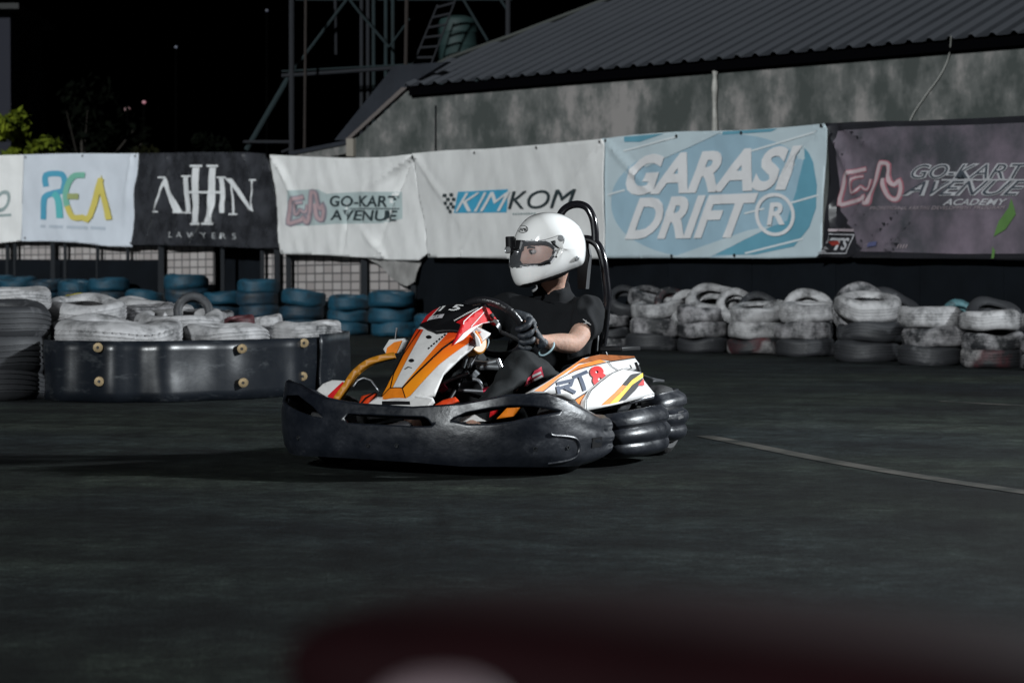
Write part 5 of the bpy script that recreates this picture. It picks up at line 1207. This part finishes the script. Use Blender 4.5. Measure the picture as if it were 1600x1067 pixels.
for f in bm.faces:
    q = pc(f); c = f.calc_center_median()
    if port(q): shell_del.append(f)
    elif port(q, 3.2): f.material_index = 1
    elif c.z < -24 - (c.x + 53) * .27 + 1.2 and c.x < 50 and abs(c.y) < 46: f.material_index = 1
bmesh.ops.delete(bm, geom=shell_del, context='FACES')
HM = Matrix.Translation(HC) @ Matrix(((hx.x, hy.x, hz.x, 0), (hx.y, hy.y, hz.y, 0), (hx.z, hy.z, hz.z, 0), (0, 0, 0, 1))) @ Matrix.Diagonal((U, U, U, 1))
bm.transform(HM)
M_helm = mat('glossy white helmet paint', (.78, .78, .77), .12, coat=1.0)
helm = obj('helmet', bm, [M_helm, M_ink], drv)
helm.data['x'] = 0
bm = bmesh.new()
for vs in faces_vis: bm.faces.new([bm.verts.new(v * 1.02) for v in vs])
bmesh.ops.remove_doubles(bm, verts=bm.verts[:], dist=1e-3); bm.transform(HM)
gl = bpy.data.materials.new('clear visor'); gl.use_nodes = True; n = gl.node_tree.nodes; l = gl.node_tree.links
n.remove(n['Principled BSDF']); tp = n.new('ShaderNodeBsdfTransparent'); tp.inputs[0].default_value = (.97, .97, .98, 1); gs = n.new('ShaderNodeBsdfGlossy'); gs.inputs['Roughness'].default_value = .04; fr = n.new('ShaderNodeFresnel'); fr.inputs[0].default_value = 1.5
mx = n.new('ShaderNodeMixShader'); l.new(fr.outputs[0], mx.inputs[0]); l.new(tp.outputs[0], mx.inputs[1]); l.new(gs.outputs[0], mx.inputs[2]); df = n.new('ShaderNodeBsdfDiffuse'); df.inputs[0].default_value = (.5, .52, .56, 1); m2 = n.new('ShaderNodeMixShader'); m2.inputs[0].default_value = .10; l.new(mx.outputs[0], m2.inputs[1]); l.new(df.outputs[0], m2.inputs[2]); l.new(m2.outputs[0], n['Material Output'].inputs[0])  # pale diffuse share paints a hazy reflection over the visor
obj('visor', bm, gl, helm)
# lining
bm = bmesh.new(); ell(bm, (0, 0, 0), 48, 42, 48, None, 32, 20)
bmesh.ops.delete(bm, geom=[f for f in bm.faces if f.calc_center_median().x > 6 and -30 < f.calc_center_median().z < 24], context='FACES')
bm.transform(HM); obj('lining', bm, M_ink, helm)
ht_ = bvh(helm)
def stud(name, px, py, r, h, m, sy=1.0, seg=20, par=helm):
    c, n = hit(ht_, px, py); q = n.to_track_quat('Z', 'Y').to_matrix().to_4x4(); bm = bmesh.new()
    lathe(bm, [(0, h), (r * .55, h), (r * .62, h * .6), (r * .85, h * .6), (r, h * .3), (r, -h)], Matrix.Translation(c) @ q @ Matrix.Diagonal((1, sy, 1, 1)), seg); return obj(name, bm, m, par)
M_sil = mat('grey plated plastic', (.40, .41, .42), .3, metal=.6)
stud('visor_pivot', 876, 372.5, .0125, .006, M_sil)
stud('visor_screw', 868, 392, .003, .003, M_sil); stud('visor_screw', 869, 401.5, .004, .003, M_ink)
stud('rear_vent', 901, 404, .011, .006, M_sil)
def blob(name, pts, r, m, lift=.002, par=helm):
    bm = bmesh.new(); pl = []
    for p in Z3(*pts):
        if ht_.ray_cast(CAM, ray(*p).normalized())[0] is None: continue
        c, n = hit(ht_, *p); pl.append(c + n * lift)
    if len(pl) < 2: return
    tube(bm, pl, r, 10, 3); return obj(name, bm, m, par)
blob('side_vent', [(600, 370), (606, 392), (622, 408), (640, 420)], lambda t: .0085 - .0055 * t, M_ink)
stud('vent_button', *Z3((602, 382))[0], .004, .009, M_sil)
blob('visor_latch', [(485, 552), (515, 546), (545, 535), (572, 530)], lambda t: .004 + .0045 * t, M_ink)
blob('chin_vent', [(326, 574), (366, 570)], .0022, M_ink, 0); blob('chin_vent', [(284, 567), (298, 575)], .0022, M_ink, 0)
blob('brow_vent', [(413, 192), (440, 180)], .0018, M_ink, 0); blob('brow_vent', [(393, 220), (400, 212)], .0018, M_ink, 0)
for p in ((440, 362), (455, 364), (497, 362)): stud('visor_screw', *Z3(p)[0], .0022, .003, M_sil)
blob('visor_rim', [(330, 360), (400, 372), (470, 372), (540, 362), (600, 345), (650, 328), (685, 345), (680, 390), (640, 440), (590, 490), (520, 515), (420, 530), (290, 545)], .0013, mat('seam grey', (.25, .25, .25), .5), 0)
blob('lower_seam', [(285, 540), (350, 558), (430, 548), (520, 520)], .0012, mat('seam grey', (.25, .25, .25), .5), 0)
# rim of shell, logo
c, nrm = hit(ht_, *Z3((373, 283))[0])
e1 = KZ.cross(nrm).normalized(); LS = Surf(c, e1, nrm.cross(e1) if nrm.cross(e1).z > 0 else -nrm.cross(e1))
patch('badge', [Z3(*[(373 + 41 * math.cos(k * .262), 283 + 29 * math.sin(k * .262)) for k in range(24)])], ht_, M_ink, helm, .0006, 2)
patch('badge', [Z3(*[(373 + 36 * math.cos(k * .262), 283 + 24 * math.sin(k * .262)) for k in range(24)])], ht_, M_helm, helm, .0012, 2)
lt = text('badge_lettering', LS, 'Arai', *Z3((345, 298), (402, 296), (345, 266)), M_ink, helm, off=0, bold=.04)
inv = wm(helm).inverted(); M0 = wm(helm)
for v in lt.data.vertices:
    pw = M0 @ v.co; h = ht_.ray_cast(CAM, (pw - CAM).normalized())
    if h[0] is not None: v.co = inv @ (h[0] + (CAM - h[0]).normalized() * .004)
# helmet camera
def hb_(a, b): bm = bmesh.new(); box(bm, a, b, (HC, hx * U, hy * U, hz * U)); return bm
ac = bevel(obj('helmet_camera', hb_((50, -9, 4), (61, 15, 18)), M_ink, helm), .002)
bm = bmesh.new(); q0 = HC + hx * 60 * U + hz * 11 * U - hy * 6 * U; cyl(bm, q0 - hz * 12 * U, q0 + hz * 13 * U, .018, 24); bevel(obj('camera_body', bm, M_ink, ac), .004)
bm = bmesh.new(); q1 = HC + hx * 64 * U + hz * 3 * U - hy * 2 * U; lathe(bm, [(0, .012), (.008, .012), (.0095, .014), (.0125, .014), (.013, 0)], Matrix.Translation(q1) @ hx.to_track_quat('Z', 'Y').to_matrix().to_4x4(), 24); obj('camera_lens', bm, M_sil, ac)
bevel(obj('camera_strap', hb_((50, -16, 10), (55, 4, 13)), M_ink, ac), .001)
# face seen through the visor: brow, eyes, nose
M_iris = mat('dark iris', (.012, .008, .006), .15); M_eye = mat('eye white', (.34, .31, .30), .4); M_hair = mat('black brow hair', (.012, .01, .009), .7)
HF = lambda x, y, z: HM @ Vector((x, y, z))
RH = Matrix(((hx.x, hy.x, hz.x), (hx.y, hy.y, hz.y), (hx.z, hy.z, hz.z)))
bm = bmesh.new()
ell(bm, HF(8, 7, -6), 35 * U, 31 * U, 40 * U, RH, 32, 20)
for v in bm.verts:      # carve the face: nose bridge, eye sockets, cheeks
    q = HM.inverted() @ v.co
    if q.x > 12:
        y_ = q.y - 7; q.z += 4
        q.x += 8 * math.exp(-(y_ / 4.2) ** 2) * math.exp(-((q.z + 9) / 8) ** 2)
        q.x += 3.0 * math.exp(-(y_ / 5) ** 2) * math.exp(-((q.z - 2) / 8) ** 2)
        for sy in (-13, 13): q.x -= 3.5 * math.exp(-((y_ - sy) / 7) ** 2) * math.exp(-((q.z - 3) / 4) ** 2); q.x += 2 * math.exp(-((y_ - sy) / 8) ** 2) * math.exp(-((q.z - 9) / 4) ** 2)
        q.z -= 4
        v.co = HM @ q
obj('face', bm, mat('face skin', (.50, .32, .26), .5, sss=.1, var=.2, vscale=14), drv)
for sy in (-13, 15):
    Y0 = 7 + sy; X0 = 8 + 35 * math.sqrt(max(0, 1 - (sy / 31) ** 2))
    bm = bmesh.new(); ell(bm, HF(X0 - 5.6, Y0, -1), 6.8 * U, 7.4 * U, 4.8 * U, RH, 16, 10); ey = obj('eye', bm, M_eye, drv)
    bm = bmesh.new(); ell(bm, HF(X0 - 2.0, Y0 + .5, -1), 4.3 * U, 4.3 * U, 4.3 * U, RH, 16, 10); obj('iris', bm, M_iris, ey)
    bm = bmesh.new(); tube(bm, [HF(X0 + 1.8, Y0 - 7 * math.copysign(1, sy), 5.2), HF(X0 + 1.5, Y0, 6.8), HF(X0 - 4, Y0 + 7 * math.copysign(1, sy), 5.4)], lambda t: (1.5 - .5 * t) * U, 8, 4); obj('eyebrow', bm, M_hair, drv)
    bm = bmesh.new(); tube(bm, [HF(X0 + .8, Y0 - 5 * math.copysign(1, sy), .4), HF(X0 + .6, Y0, 3), HF(X0 - 4.5, Y0 + 6 * math.copysign(1, sy), .2)], .9 * U, 8, 4); obj('eyelid', bm, mat('eyelid skin', (.20, .10, .07), .5), drv)
# helmet strap and hair at nape
bm = bmesh.new(); tube(bm, [P(834, 440, 8.30), P(838, 450, 8.29), P(832, 455, 8.28)], .005, 8, 3); obj('chin_strap', bm, mat('grey strap', (.12, .12, .12), .5), drv)
sv_mark = mat('pale sleeve mark', (.4, .4, .4), .6)
st_ = bvh(shirt)
for a_, b_ in (((652, 72), (700, 104)), ((655, 96), (690, 92)), ((672, 78), (668, 100))): patch('sleeve_mark', ribbon(Z2(a_, b_), 1.1), st_, sv_mark, shirt, .003, 3)
